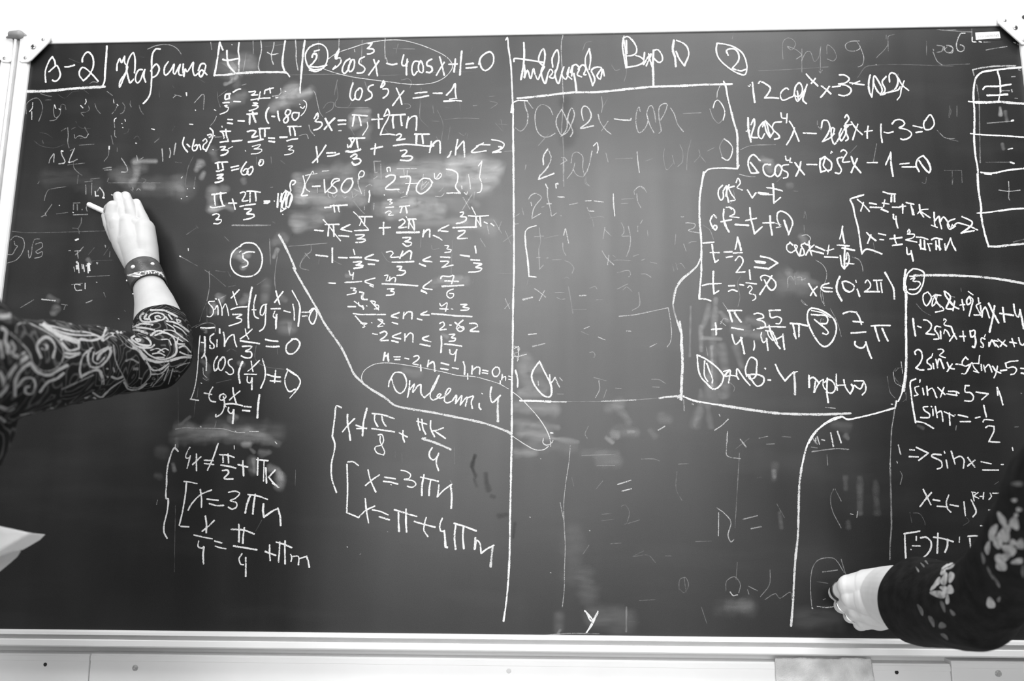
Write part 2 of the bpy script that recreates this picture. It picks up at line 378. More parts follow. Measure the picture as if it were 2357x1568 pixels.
# --------------------------------------------------------------- chalk marks
STROKES = r"""@0 50 4.714
#chalk heading B-2 in the boxed corner
497,655 490,560 505,490 540,415 568,380 568,380 595,430 600,465;530,545 570,510 615,475 645,530 655,580 630,630 595,648 570,635
703,490 750,488 808,470;893,435 897,390 950,328 1000,370 1015,440 1005,510 960,590 905,640 905,640 865,590 862,540 895,495 940,515 990,560 1065,645
w6 1160,265 1152,400 1140,540 1135,640 1110,710
w8 303,757 520,752 800,725 1135,705
w2.5a.4 975,670 1010,652 1060,660
#chalk handwritten name beside the corner box
1268,530 1272,460 1300,400 1318,445 1352,375;1352,375 1355,450 1385,490 1360,560 1325,610 1300,650 1298,715 1330,640 1370,540 1375,490 1400,400 1445,335 1462,380 1466,470 1460,555;1370,490 1380,560 1400,640 1410,665 1450,625
1545,520 1510,520 1478,570 1470,630 1490,665 1520,640 1545,580 1572,520 1572,520 1560,590 1580,655
1738,297 1690,297 1652,360 1645,480 1645,620 1630,780 1600,840 1555,888;1635,535 1670,480 1700,460 1728,510 1700,580 1650,608
1825,435 1788,490 1782,560 1800,580 1850,530 1890,460 1880,550 1895,570 1930,510 1957,460 1937,540 1948,578 1975,578;1990,460 1985,520 1995,595;1998,590 2008,510 2030,545 2098,440 2092,520 2112,585 2150,560;2150,530 2185,455 2230,465 2220,530 2180,600 2158,560 2190,525 2245,575
#faint half wiped chalk marks top left
w2.5a.5 1600,298 1700,258 1830,250 1920,290 1965,350
w2.5a.4 285,1000 285,900 340,845 400,828 440,860 462,930 450,1000 420,1080;a.8w3 355,880 350,940 320,975;345,975 345,1060
w2.5a.4 440,780 520,805 560,810;490,850 555,848;590,900 580,960 600,1040 650,1010 665,900 700,900 715,950;540,1075 600,1065 650,1010
w3a.8 592,905 605,940;640,945 655,955;930,842 935,870 920,895;875,910 900,935
w2.5a.4 960,915 970,950 940,980 880,990 910,1025;1030,890 1050,950 1090,998;1275,905 1250,960 1215,1000;1330,880 1355,920 1340,980 1305,1000;1418,860 1412,900 1425,925;1510,910 1525,960 1555,1003;1160,755 1220,800;1230,840 1240,885
w3a.7 1232,850 1236,880;1270,895 1280,910
w2.5a.5 1880,825 1910,800 1965,810;2110,880 2190,790 2215,795 2208,950
w3a.9 2025,770 2028,800;1645,1163 1675,1170;2055,1112 2090,1115;1240,1085 1242,1060 1262,1045;1355,1060 1362,1080;1320,1105 1325,1108;2120,960 2125,962;2330,958 2338,962;1330,1148 1335,1150;1185,1355 1188,1380;665,1402 685,1405
w2.5a.5 1238,1090 1245,1150;1245,1180 1245,1240 1260,1255;735,1150 740,1230 735,1310 750,1370;805,1225 815,1265 850,1240 880,1240 930,1260 960,1215
w2a.2 370,1290 430,1340 520,1365 600,1368 700,1330;430,1205 500,1215 570,1260;1345,1215 1385,1200 1400,1160;820,1080 870,1150 980,1160;1450,1270 1490,1240 1520,1280;1870,1180 1900,1130;1680,1310 1730,1255;630,790 700,830 790,760 860,750;860,700 960,780;2130,600 2220,660;1500,380 1570,385;750,400 860,445 900,455;1890,720 1870,690;1725,745 1730,820;2290,220 2300,300;2310,1120 2350,1030
#faint wiped workings behind the left hand
w2.5a.35 760,1400 800,1380;1755,1380 1762,1414;1840,1375 1845,1400;1270,1370 1272,1410;1905,1320 1900,1360
@400 80 5.8925
#chalk boxes holding two plus signs
w6 625,105 610,200 585,370 550,555;630,120 665,205;720,215 722,290 735,390 760,440 835,520
w5.5 665,335 720,348 870,325;w5.5 885,110 875,230 890,320 880,400;w3.5a.7 885,400 882,510;1180,80 1190,200 1160,350 1148,440 1170,500;1360,105 1350,180 1325,260 1330,340 1352,400;1270,240 1330,270 1415,255;w5.5 1510,85 1485,250 1475,400 1500,485
w7 550,548 700,545 850,525 1100,510 1300,508 1450,508 1520,512;w4 1520,510 1545,530 1572,570
w2.5a.5 500,100 515,200;1075,85 1080,260;w4a.6 1650,70 1660,200 1662,350 1685,480
w2a.3 1240,160 1380,145 1500,125;0,155 60,210 100,260 95,290
a.25w4 1560,545 1900,540 2350,535
#chalk divider line right of the plus boxes
w6 1778,80 1760,200 1740,400 1725,600;w4 1725,600 1712,740 1715,790
#chalk side note -pi, minus 180 degrees
695,870 705,810 770,800;750,810 755,868;705,878 750,865;668,922 750,918;w4 690,965 730,955 700,980 740,985 730,1030 680,1060 630,1078
w4 815,905 905,910;w4.5 805,780 860,745 905,738;1020,775 1075,770 1110,765 1090,800 1050,820 1140,815;1172,775 1165,830 1145,885;1230,800 1235,760;1245,750 1350,720;1300,725 1310,790;1048,885 1170,865 1305,857
1080,925 1135,930 1100,950 1065,960 1145,968 1120,1000 1025,1033
w4a.6 1340,835 1420,820 1452,790 1450,730;w4a.8 1385,855 1415,850
735,1150 795,1152;725,1198 795,1205;872,1168 955,1172;w6 995,1078 1130,1070;1070,1050 1085,1080;w7 1030,1085 1028,1210;w7 1075,1085 1085,1120 1110,1185
1290,990 1262,1030 1250,1090 1260,1160 1285,1200;1330,1105 1368,1110;1410,1040 1415,1100 1435,1165;1580,1025 1540,1015 1510,1070 1545,1110 1550,1165 1510,1200 1488,1160 1530,1110 1580,1065 1582,1025
1690,1060 1620,1060 1605,1120 1640,1160 1690,1120 1698,1060;w4 1718,980 1750,1000 1775,970;w3 1705,940 1712,948;1760,888 1795,920 1800,980 1770,1050 1725,1100
#chalk side note minus 60 degrees, pi over 3 minus 2 pi over 3
w5 140,1395 120,1470 135,1520 185,1590;180,1485 215,1520
w4.5 280,1420 262,1490 250,1540 270,1575 305,1560 320,1520 310,1490 280,1510;330,1500 350,1490 365,1560;395,1440 430,1410 450,1450 400,1500 400,1550 430,1560
460,1360 510,1350 500,1390 480,1390;492,1268 530,1310 530,1380 500,1450 470,1510 435,1580;w3 553,1368 556,1372
630,1310 770,1308;650,1320 670,1340 682,1405;705,1285 715,1370 735,1430;630,1458 740,1445;w5.5 795,1445 925,1432;1000,1315 1060,1300 1115,1310 1090,1350 1060,1388 1140,1375
1155,1275 1300,1268;1165,1285 1170,1350 1180,1420;1235,1275 1235,1380;w6 1012,1455 1120,1440 1210,1418;w5 1285,1402 1365,1405;w6 1292,1445 1365,1455;1440,1392 1535,1388;w5 1548,1245 1725,1243;1570,1250 1575,1310 1585,1365;1620,1250 1640,1310 1645,1365;1535,1440 1600,1420 1678,1410;w3 653,1240 656,1255;w3a.4 560,1390 650,1385
#faint scratches around the side notes
w2.5a.35 10,810 60,825;320,880 390,810 410,820 400,1010;590,780 600,880 630,980;600,840 720,755;w2.5a.5 500,1230 550,1170 580,1105;1895,760 1920,800 1950,930 1980,1050 2020,1110;1830,1225 1850,1290 1910,1370;1700,1370 1800,1350 1825,1410;920,685 980,670;w3a.9 165,788 175,830;215,1212 260,1218;290,1022 298,1026;550,1018 570,1028;785,133 792,138;1508,765 1518,770
#smudges
w60s.18 690,400 760,500 800,440;w45s.3 930,380 1000,390 1050,420;w14s.55 700,668 780,640 850,560;w20s.15 850,690 860,600;w30s.25 760,900 850,880 950,820;w38s.4 1360,980 1500,860 1640,720 ;w28s.5 1490,830 1560,780 1650,740;w35s.35 1520,940 1640,880 1780,820 1850,770;w14s.5 1700,820 1780,790 1850,760;w30s.2 1340,1000 1450,920
@680 80 4.714
#chalk circled number two at the top
205,180 260,165 ;180,245 195,205 225,205 232,240 205,290 150,345 150,345 250,350 340,330;w4.5 190,110 270,100 330,140 352,220 335,310 290,370 210,400 150,360 115,290 110,210 150,140 200,112;150,360 200,380 300,365
w3 180,225 190,210 235,220
#chalk equation 3 cos cubed x minus 4 cos x plus 1 equals 0
475,155 462,200 440,265 430,240 475,155;440,265 480,250 495,290 460,340 408,375;435,340 410,372
590,260 545,290 515,350 510,400 535,420 570,380 590,320 600,280 635,270 640,330 615,390 585,400 575,350 605,290;750,240 700,265 690,310 730,340 755,370 730,410 670,415
790,95 830,90 800,135 780,150 840,155 855,180 820,205 780,208;850,270 870,330 890,445;905,285 860,350 795,435;w5 990,310 1050,325 1100,315
1175,220 1155,300 1160,330 1190,335 1220,290;1215,265 1205,350 1205,435;1335,290 1290,290 1265,350 1265,400 1285,440 1320,400;1355,290 1335,340 1345,400 1380,410 1385,340 1360,280 1340,310;1480,265 1435,290 1425,330 1475,350 1485,385 1460,410 1420,405
1565,240 1590,330 1615,440;1615,300 1570,370 1530,440;1665,322 1755,318;1735,265 1730,330 1720,405;w5.5 1805,180 1795,280 1785,435;1850,320 1930,310;1855,362 1910,358 1970,350
1990,320 2010,250 2050,210 2110,185 2145,220 2150,290 2120,350 2060,390 2020,360 2000,300 
w2.5a.75 345,270 450,200 620,140 780,90 980,60 1150,60 1310,95 1450,145 1600,215 1670,270 1705,340 1680,400 1610,470 1500,520 1350,540 1200,535 1000,510 800,485 600,455 400,405 305,370
w5a.8 210,400 150,385
#chalk equation cos 3x equals minus 1
625,525 600,600 592,670 620,715 650,680;690,580 655,620 650,690 690,705 715,660 725,600 700,575 680,600;845,545 800,560 790,600 825,630 825,680 760,715
w5 955,500 925,575 950,560 970,530 955,500;950,590 1000,590 1010,620 985,665 950,688;1095,580 1130,660 1155,755;1175,610 1120,680 1055,768;1300,635 1425,622;1278,690 1350,680 1445,662;1495,635 1590,635;1640,655 1700,590 1732,530 1735,620 1745,690;w5 1612,722 1740,715 1800,718;w4 1670,700 1750,690
#chalk equation 3x equals pi plus 2 pi n
205,910 240,850 245,900 215,940 280,950 290,980 250,1020 200,1035;w6 325,910 350,960 395,1038;425,905 380,950 315,1025;465,930 545,928;w5 465,975 545,970;a.7 470,1042 495,1040
w5 620,870 780,880;640,880 630,930 620,990;690,890 705,940 712,985;w3.5a.9 780,950 785,1000 730,1090
w5 830,920 945,915;900,865 905,1015;w4.5 960,885 975,850 1000,805 1020,860 1000,920 950,1010 922,1085 922,1085 1000,1080 1075,1085;960,885 1000,870;w5.5 1035,875 1190,865;1060,880 1055,940 1065,1010;1140,870 1145,920 1155,985;1205,1010 1215,950 1225,895;1220,930 1265,890 1310,885 1315,950 1310,1035
#chalk equation x equals pi over 3 plus 2 pi n over 3
225,1215 235,1290 240,1385;330,1200 280,1280 225,1350 185,1390;340,1285 435,1280;w5 350,1318 420,1310 475,1290
w6 582,1125 750,1122;w5 595,1130 610,1180 570,1225 565,1195;600,1220 625,1165 640,1135;665,1130 670,1180 680,1230;w6 545,1265 620,1270 705,1245;600,1325 650,1295 670,1310 640,1340 620,1350 690,1345 710,1370 680,1405 635,1410 615,1385
820,1240 945,1215;868,1185 862,1240 855,1300;1095,1090 1130,1075 1150,1085 1130,1120 1095,1145 1190,1130;w6 1295,1080 1450,1080;1315,1095 1310,1180;1375,1090 1385,1180;w5.5 1065,1205 1180,1190 1300,1195 1425,1208 1500,1205
1140,1260 1190,1250 1210,1265 1180,1300 1155,1320 1240,1315 1270,1330 1235,1365 1140,1362;1455,1275 1465,1220 1475,1160;1470,1220 1520,1160 1560,1150 1570,1200 1570,1285;w5 1690,1265 1665,1320 1650,1328
1735,1305 1745,1220 1760,1140;1750,1240 1800,1180 1825,1155 1830,1220 1835,1325;w4 2110,1195 2000,1195 1960,1210 2040,1175;1990,1200 1910,1275 2070,1260;w4.5 2130,1140 2220,1155 2265,1190 2235,1240 2140,1280;2205,1215 2240,1220 2200,1255 2140,1275 2230,1272
#faint scratches and dust around the top equations
w3a.5 475,40 470,160;a.4 725,60 715,300;w3a.6 975,30 970,120 975,260;985,250 1000,305;a.3 250,70 255,290;w3a.6 640,160 645,185
w2.5a.35 1060,150 1290,155;455,490 430,600 425,650;750,500 780,600;445,540 460,680 430,740 440,780 490,790 790,790;300,800 350,740 410,735 405,800 330,850;1150,490 1230,480 1260,520 1240,580;1180,750 1235,755 1250,785 1200,805;w2a.3 1490,770 1500,850;1780,720 1790,820;2100,670 2160,665;2110,720 2190,745 2120,800;1630,790 1680,795;1360,740 1350,900 1440,1000 ;1540,820 1600,960 1590,1100 1570,1180 1530,1110;1620,920 1800,905 1990,910;1480,935 1560,940;2170,960 2250,1050;2230,920 2250,1040;2200,970 2300,975;1770,1060 1830,1095 1855,1060;1870,1070 1860,1120;1680,1000 1655,1140;1350,900 1350,800 1365,580;590,1000 640,1090;970,1020 1010,1070;620,490 600,750 560,790;1925,130 1900,190;w3a.4 1930,770 1965,768;2380,1260 2270,1265
w2.5a.4 850,1380 925,1375;850,1380 860,1500;150,980 165,1050 210,1090;1115,100 1090,200
a.2w3 350,430 900,445 1500,410 2000,400
w25s.5 620,900 680,850 780,840;w30s.45 620,970 700,950 770,920;w30s.2 740,1100 790,1000
@400 330 5.8075
#chalk side note pi over 3 minus 2 pi over 3
625,50 690,45 660,80 630,90 720,90 730,110 680,150 630,162;w3 730,70 785,45;1050,42 1160,15 1120,60 1070,75 1175,80 1175,105 1120,135 1035,142;w3 955,98 960,105;1525,40 1590,35 1560,65 1530,85 1605,95 1600,120 1550,145 1480,155
#chalk side note pi over 3 equals 60 degrees
555,265 600,255 720,250;w5.5 585,270 595,340;645,265 660,330;570,375 610,370 665,350;580,425 660,415 620,450 580,470 655,465 660,490 610,515 555,525
765,322 865,300;775,362 865,340;970,250 920,320 900,370 915,415 950,420 990,390 990,350 960,340 930,370;1050,310 1000,340 980,390 1010,425 1050,380 1058,330 1030,310;w4 1135,270 1160,220 1195,225 1195,270 1160,300 1135,280 1165,240;w2.5a.6 870,330 895,325
#chalk side note pi over 3 plus 2 pi over 3
w5 510,685 590,675 700,662;545,680 545,740 555,825;w5.5 625,660 630,740 655,825;w4.5 487,850 520,860 600,850 680,835;520,960 570,940 610,960 590,1000 560,1020 635,1020 635,1045 600,1075 535,1072;w5 735,800 840,800;785,745 800,800 820,882
890,665 930,650 960,665 945,710 915,770 990,765;980,640 1060,640 1155,655;1020,650 1018,785;1090,655 1095,710 1100,770;w5 885,845 980,825 1090,812;945,880 1040,880 1000,920 975,940 1070,950 1075,975 1020,1005 935,1022;w6 1210,775 1280,772;w5 1210,800 1250,800 1280,780;w3 1342,770 1346,774
w5.5 1395,675 1390,750 1385,855;w4.5 1440,670 1430,740 1420,780 1460,770 1500,640 1450,690 1440,800 1430,920 1440,850 1480,750 1510,640;1520,640 1480,720 1450,860 1490,870 1530,680 1560,650 1505,740 1500,820 1530,860 1570,760 1580,690 1540,850;1430,915 1500,870;1490,630 1560,670 1585,720 1560,800;w4.5 1565,635 1555,560 1575,500 1625,505 1615,540 1590,555
w2.5a.5 1295,590 1325,585
w30s.45 520,620 515,760 520,880;w18s.4 500,870 550,890 650,860 700,840 780,880;w16s.35 930,490 940,520;w22s.5 310,340 345,290 365,260;w16s.45 370,460 400,400;w50s.18 20,600 120,610 200,600;w40s.15 70,500 90,600;w30s.25 520,100 540,180 ;w24s.25 650,610 700,610
w3a.9 100,465 112,450;270,598 275,602;180,605 186,610;172,708 178,712;98,738 104,742;522,82 530,86;1455,948 1460,952;195,1410 195,1435;w4 82,1508 90,1515
w2.5a.3 100,1520 200,1568;300,1100 330,1140;170,1220 300,1130;290,450 270,590;260,180 190,330 150,550;560,100 700,20;20,250 100,262;680,1250 740,1310
a.5w5 780,1095 870,1095 1000,1098 1290,1095;w3a.4 1320,1050 1350,1065;w2.5a.3 1300,180 1305,270;1105,180 1105,280;1430,230 1480,270
@680 360 4.5327
#chalk interval from minus 180 to 270 degrees
w4.5 80,205 95,280 80,370 62,410 125,405;w3.5a.8 105,200 150,190 225,180;180,150 195,185;180,150 130,240 105,290 110,340 150,370;w5 178,315 255,310;w4.5 300,240 305,330 310,380;310,380 360,330 410,270 460,250 455,235 400,240 375,290 420,330 430,370 390,385 330,365
590,230 540,235 490,290 480,350 520,380 570,340 600,270 580,230;w4 665,235 660,185 690,150 718,165 705,210 670,215;w3a.7 655,235 655,290 690,390;w4.5 770,360 775,410 765,478
w3.5 960,160 955,120 985,115 990,155;w5 945,215 990,195 1040,205 1030,250 960,310 940,330 945,345 1080,345;1095,215 1190,210 1200,240 1180,330 1160,395;w3 1150,285 1290,280;w4.5 1400,235 1330,230 1270,300 1265,360 1310,390 1380,350 1425,280 1400,235 1430,270;w3.5 1450,180 1455,230 1490,235 1525,200 1510,175 1475,220
w4.5 1575,135 1640,145 1690,180 1690,260 1670,320 1720,385 1720,385 1640,382 1580,385;w3.5 1945,50 1930,150 1920,220;1910,100 1945,50;1925,230 1945,300 1930,370 1895,380;w3a.8 1805,190 1820,270 1825,340;1735,310 1738,340;1760,375 1785,400 1795,370
w3a.6 1335,190 1325,270 1310,350 1340,330 1390,270;1320,310 1370,260;w2.5a.5 230,320 230,380;340,390 345,420 360,430;385,400 400,430 430,400;490,410 510,435 540,415;590,370 600,430 640,400;610,340 690,380;730,320 780,290 800,310;720,350 720,410;w3 925,400 930,405
#chalk pi values under the interval
w5 305,535 370,530;365,518 540,508;400,510 410,580;445,520 458,578;w4 965,455 1005,450 985,475 1015,485 985,500;945,535 1025,528;940,590 970,570 1000,580 970,615 1020,612;w5 1090,525 1190,515;1115,525 1095,585;1150,525 1165,590
#chalk inequality minus pi less than pi over 3 plus 2 pi n over 3
w5 200,770 290,778;310,712 455,710;350,720 345,770 340,830;395,715 400,770 402,835;w3.5 290,660 360,740 420,820 470,880;w5 570,712 500,745 475,760 585,785;455,828 555,835
w5 665,630 800,630;w4 665,640 690,660 670,720;725,640 718,720;w3.5 605,578 660,630 710,700 760,760;w5.5 618,775 760,770;w5 630,820 720,820 680,850 640,860 725,865 730,880 690,895 632,898
875,748 990,742;920,690 918,815;w4.5 1085,670 1120,655 1145,680 1110,720 1075,745 1160,738;w5 1175,655 1260,655;1190,660 1180,750;1225,660 1240,720 1240,770;w3.5 1155,630 1240,770;w6 1055,795 1290,792;w5 1120,850 1205,850 1170,880 1140,890 1210,900 1205,925 1160,938 1120,910
1330,840 1340,770;1335,810 1370,770 1400,765 1400,840;1440,825 1500,852;w3 1500,852 1530,875;w5 1600,718 1500,770 1590,785;w4 1490,780 1495,770
1720,585 1750,580 1750,605 1720,630 1780,635 1780,665 1740,690 1680,700;w5 1645,745 1760,740 1890,738;1700,780 1770,775 1760,800 1690,855 1790,855;w4.5 1805,620 1900,625 2015,618;w5 1885,630 1880,740;1925,630 1930,680 1935,730;w3.5 1840,530 1880,610 ;1880,640 1930,720;w4 1970,685 2000,700;2040,700 2070,725;w3a.5 2000,720 2020,810
#chalk inequality minus 1 minus 1 third less than 2n over 3
w5 215,1030 335,1045;385,958 385,1108;450,1055 540,1060;w4 605,970 620,1025;w5 568,1055 690,1055;605,1105 690,1100 660,1125 630,1135 705,1140 700,1155 610,1170;815,1022 725,1065 865,1090;760,1125 825,1128;w4 950,1000 1000,990 1020,1010 990,1050 1080,1050;w5 1090,1065 1120,990;1110,1040 1190,985 1210,1000 1200,1070;w5 1010,1105 1100,1105 1235,1098
1060,1150 1110,1150 1105,1165 1080,1185 1145,1195 1150,1210 1110,1240 1060,1243;1410,1045 1330,1085 1425,1100;w6 1295,1122 1355,1145;w4 1560,930 1600,935 1580,965 1625,975 1620,995 1560,1005;w5 1515,1050 1610,1055;w4.5 1515,1095 1600,1098 1570,1130 1530,1160;1530,1160 1645,1135
w5 1720,1030 1815,1045;w4.5 1875,938 1885,1008;w5 1830,1080 1920,1085;1860,1112 1945,1125 1900,1145 1880,1160 1945,1170 1915,1200 1808,1208
#chalk inequality minus 4 thirds less than 2n over 3 less than 7 over 6
w4.5 345,1322 415,1325;w4 560,1195 575,1240 600,1235;605,1215 598,1282;w4.5 518,1315 600,1312 690,1305;w4 578,1375 630,1378 600,1400 635,1405 630,1425 540,1445;830,1270 725,1305 815,1345;w5 775,1345 810,1362;w4 930,1245 965,1240 955,1270 945,1300 985,1295;985,1260 980,1300;985,1290 1020,1265 1045,1270 1040,1310
w5 905,1330 1030,1335 1150,1342 1275,1352;w4.5 960,1385 1030,1382 990,1405 1030,1415 1025,1440 950,1450;w4.5 1420,1295 1330,1370 1425,1390;w6 1315,1400 1370,1428;w4.5 1515,1275 1530,1250 1600,1255 1650,1245 1630,1330;1560,1300 1700,1305;w5.5 1530,1358 1640,1352 1755,1345;w4 1645,1385 1590,1410 1580,1450 1610,1480 1645,1465 1650,1435 1610,1430
670,1420 700,1425 690,1460 695,1490 750,1495
#faint scratches around the inequalities
w2.5a.5 820,50 895,50;820,50 830,160;830,170 860,165;890,80 895,250;810,240 860,205;w3a.5 1750,430 1820,550;1840,400 1740,560;1870,370 1860,440;w2.5a.4 0,935 320,905;160,925 165,980 120,1030 70,1090 50,1160 130,1185;100,1010 150,1070;w3a.4 610,470 680,560 720,600;2070,665 2150,800;2150,680 2120,760;2170,890 2260,820;2190,780 2250,920;1930,860 1980,940;w2a.35 1640,880 1630,1080 1625,1250;1310,850 1305,950;1420,930 1430,970 1500,960;2120,1220 2250,1225;1560,180 1600,200 1640,190;1580,150 1575,250;w3a.7 280,155 350,150;1060,130 1150,128 1265,128;w3a.6 1130,140 1135,190;1170,145 1160,230;w3a.5 1070,360 1100,385 1130,370;1100,430 1170,410;1460,415 1520,420 1550,390;1500,370 1540,330;720,520 720,560;820,490 815,560
w2.5a.3 1480,1270 1460,1310;1860,1285 1850,1320;400,1090 480,1130;250,1060 240,1120;900,1000 960,1090 1020,1110
#wiped chalk smudges in the middle
w36s.55 30,230 40,350 60,450;w50s.3 150,230 300,180 540,140;w60s.28 150,400 300,420 500,380 680,400;w45s.35 40,440 250,430 450,430 680,425;w50s.22 560,200 700,260 850,300;w60s.5 1050,150 1300,150 1600,110;w40s.5 1640,60 1850,40 2050,80 2120,150;w55s.55 1650,100 1850,110 2060,170;w50s.6 1690,210 1850,230 2040,250;w40s.45 1760,300 1900,320 2000,330;w60s.3 900,220 1200,240 1600,200;w45s.35 850,300 1100,330 1500,320 1800,290;w35s.25 1200,400 1500,450 1750,500
w35s.3 860,560 1000,490 1200,460;w35s.45 950,560 1200,520 1450,500;w35s.4 1000,610 1300,580 1520,560;w22s.4 1100,470 1220,460;w14s.5 1200,490 1290,485;w30s.3 1380,600 1520,600;w30s.3 1200,700 1500,685 1750,680;w40s.4 0,700 60,690;w50s.25 20,660 250,590 380,570;w30s.3 20,750 150,720 250,660;w40s.3 1800,700 1900,720 2050,740;w26s.35 1530,1290 1600,1310 1780,1300;w14s.35 1660,1270 1730,1260;w10s.3 530,1245 600,1240;w26s.25 1440,1330 1500,1300;w25s.2 1840,460 1890,500
@400 540 5.8925
#chalk circled number five
w5 905,160 850,190 790,260 768,350 775,430 820,510 900,560 980,572 1080,555 1160,490 1198,380 1195,280 1150,180 1090,125 1010,112 940,125 905,155;w5 935,265 1000,235 1095,240;940,285 940,320 1000,370 995,420 930,445;w3.5 890,240 912,225
#chalk slanting divider line
w7 1425,0 1480,100 1560,260 1620,400;w7 1620,400 1648,470
#chalk equation sin x over 3 times tg x over 4 minus 1 equals 0
w4 550,905 470,915 500,960 535,1010 530,1080 490,1118 455,1110;w5 565,870 575,875;w4 555,1020 590,960 600,1010 600,1088;610,880 650,1000 655,1095;660,1010 700,940 725,1000 745,1100;w4.5 800,775 830,870 858,955;885,750 830,810 778,860;w4.5 775,1018 860,990 990,980;800,1085 925,1085 880,1110 845,1130 920,1150 910,1185 750,1240
w6 1060,715 1035,850 1015,1000 1008,1130 1015,1265;w4.5 1115,820 1090,920 1085,1020 1100,1110 1150,1140;w4 1062,1020 1115,1022;w4.5 1260,945 1210,960 1180,1010 1175,1080 1200,1100 1235,1040 1250,950 1250,950 1245,1120 1235,1230 1210,1280 1165,1310;w5 1385,765 1410,860 1438,950;1480,775 1430,840 1368,920
w4.5 1320,1008 1445,1005;w5 1370,1040 1350,1110 1390,1135 1395,1100;w6 1395,1085 1388,1180 1385,1275;w4.5 1495,1035 1580,1055;1615,945 1632,1040 1635,1160;w4 1605,760 1650,840 1700,930;w5.5 1700,930 1712,1010 1700,1130 1688,1245;w4.5 1740,1055 1850,1052;1745,1108 1808,1105;1900,1005 1860,1060 1835,1140 1860,1200 1890,1215 1920,1160 1940,1080 1925,1020 1890,1000 1840,1040
w5 365,1265 450,1270 550,1262;w2.5a.4 300,1260 400,1210 500,1200 560,1230 565,1310
#faint scratches beside the circled five
w2.5a.35 100,305 320,425;420,480 560,580 700,700;1560,160 2080,118;w3a.3 1865,150 1860,240 1790,270 1710,410 1725,455 1830,485;w2.5a.45 1415,230 1375,500 1370,650 1385,760;1300,60 1310,400;480,500 485,700 450,900;a.3 440,930 390,1050 350,1180;450,980 450,1180;1130,680 1250,600;740,710 840,690;570,490 700,510;730,500 770,570;w4a.8 82,292 90,298;w3a.6 195,190 198,220
w22s.5 820,270 880,260 1000,270;w22s.5 900,310 980,400 940,440;w20s.45 600,840 660,860 640,900;w22s.35 540,960 550,1050;w24s.35 930,920 980,880 990,850;w36s.3 1490,1240 1550,1290 1590,1260;w28s.3 1370,100 1440,60 1500,40;w10s.5 1355,310 1410,200;w24s.22 1230,900 1260,640;w14s.25 1460,860 1520,890
@680 620 4.1259
#chalk working minus 4 times 3 over 3 times 2, less than n
w4.5 610,215 650,225 640,260 650,285 680,285;w4.5 500,355 570,355;w4 600,315 605,345 640,350;640,345 645,382;560,305 650,370;w3 675,345 680,350;w4 720,300 760,310 750,335 790,345 785,375 750,378;710,300 790,385;w4.5 550,420 620,430 700,430 855,430;w5 570,445 600,480 640,520 ;w4 620,510 680,515 650,530 660,545 640,552;w3 722,505 728,510;w4 790,480 810,475 830,490 810,520 780,545 830,540;785,475 845,520
w4.5 985,412 910,445 975,462;w5 920,505 970,520;1025,470 1030,410;1030,440 1070,405 1105,410 1105,472;w4.5 1250,398 1190,430 1270,435;w5 1158,470 1200,482;w4 1370,325 1385,350 1440,320 1425,400;1370,375 1450,380;w3.5 1480,375 1495,380;w4.5 1570,335 1630,335 1590,360 1650,370 1640,385 1570,390;w5 1295,422 1400,430 1500,440 1675,450;w4.5 1370,515 1400,500 1415,530 1370,575 1430,570;w4 1465,530 1480,530
1515,505 1600,570;1590,485 1550,520 1530,560 1560,590 1600,570 1590,545 1540,560;w4.5 1655,515 1710,515 1730,540 1660,585 1742,592
#chalk working minus 2 less than n less than 1 and 3 quarters
w4.5 735,612 778,620;w5 805,605 850,590 870,610 850,640 805,675 880,675;1000,605 920,640 1000,662;915,680 975,692;1040,680 1040,615;1045,650 1090,605 1115,620 1115,692;1265,632 1205,660 1285,690;1185,712 1280,730;w5.5 1385,635 1388,710 1382,790;w4.5 1460,620 1515,618 1480,650 1520,655 1510,680 1460,685;w5 1415,710 1500,718 1580,730;1465,765 1470,800 1500,810 1535,765;1530,765 1515,870
#chalk line n equals minus 2, minus 1, 0, 1
835,865 850,790;w6 845,830 870,820 885,870;w5 880,800 885,872;w4.5 935,832 995,832;945,858 990,858;1040,845 1075,852;1125,830 1160,820 1175,840 1150,870 1115,895 1170,908;1188,910 1192,965;w5 1255,925 1265,865;1262,905 1310,880 1325,970;1385,890 1455,908;1380,942 1450,955;w4.5 1490,935 1545,945;w5 1595,880 1608,930 1605,998;w4 1635,990 1637,1045;w5 1675,995 1680,915;1682,960 1720,930 1750,935 1748,995;1780,958 1828,968;1775,985 1825,990;w4.5 1900,930 1870,965 1880,1010 1910,1020 1940,980 1930,935 1900,930
w4.5 1965,1000 1960,1050;1965,1030 1995,1020 1995,1055;1945,1060 1945,1090;w3.5 2025,1015 2060,1025;2025,1045 2055,1050;w5 2090,960 2110,1040 2110,1120
#chalk word answer: 4 inside a long loop
w2.5a.85 2025,1138 1940,1090 1850,1060 1700,1020 1550,1010 1400,975 1200,935 1050,910 880,890 760,900 680,940 640,985 628,1040 650,1085
w4.5 885,1115 890,1070 910,1040 930,1100 960,1160 1000,1178 1040,1140 1055,1070 1030,1000 990,978 940,985 905,1040
w5 1065,1215 1080,1140 1085,1060;1080,1150 1130,1090 1120,1130 1115,1170 1160,1110 1190,1095 1190,1150 1200,1190 1225,1220;w4.5 1225,1220 1300,1150 1340,1070 1365,1005 1330,1070 1290,1150 1280,1210 1300,1240 1340,1230 1385,1190 1370,1180 1345,1210 1380,1225 1440,1190 1475,1140 1455,1130 1425,1180 1415,1250 1440,1270 1490,1250
w5 1490,1250 1530,1195 1520,1275;1525,1270 1580,1200 1565,1290;1570,1280 1630,1215 1615,1300;1640,1220 1690,1205 1670,1260 1680,1320;1745,1275 1745,1310 1762,1332;w3 1770,1178 1778,1185;w6 1860,1120 1850,1200 1870,1265 1910,1235 1945,1200;w7 1925,1230 1920,1330 1925,1445;w4 1915,1445 1925,1390
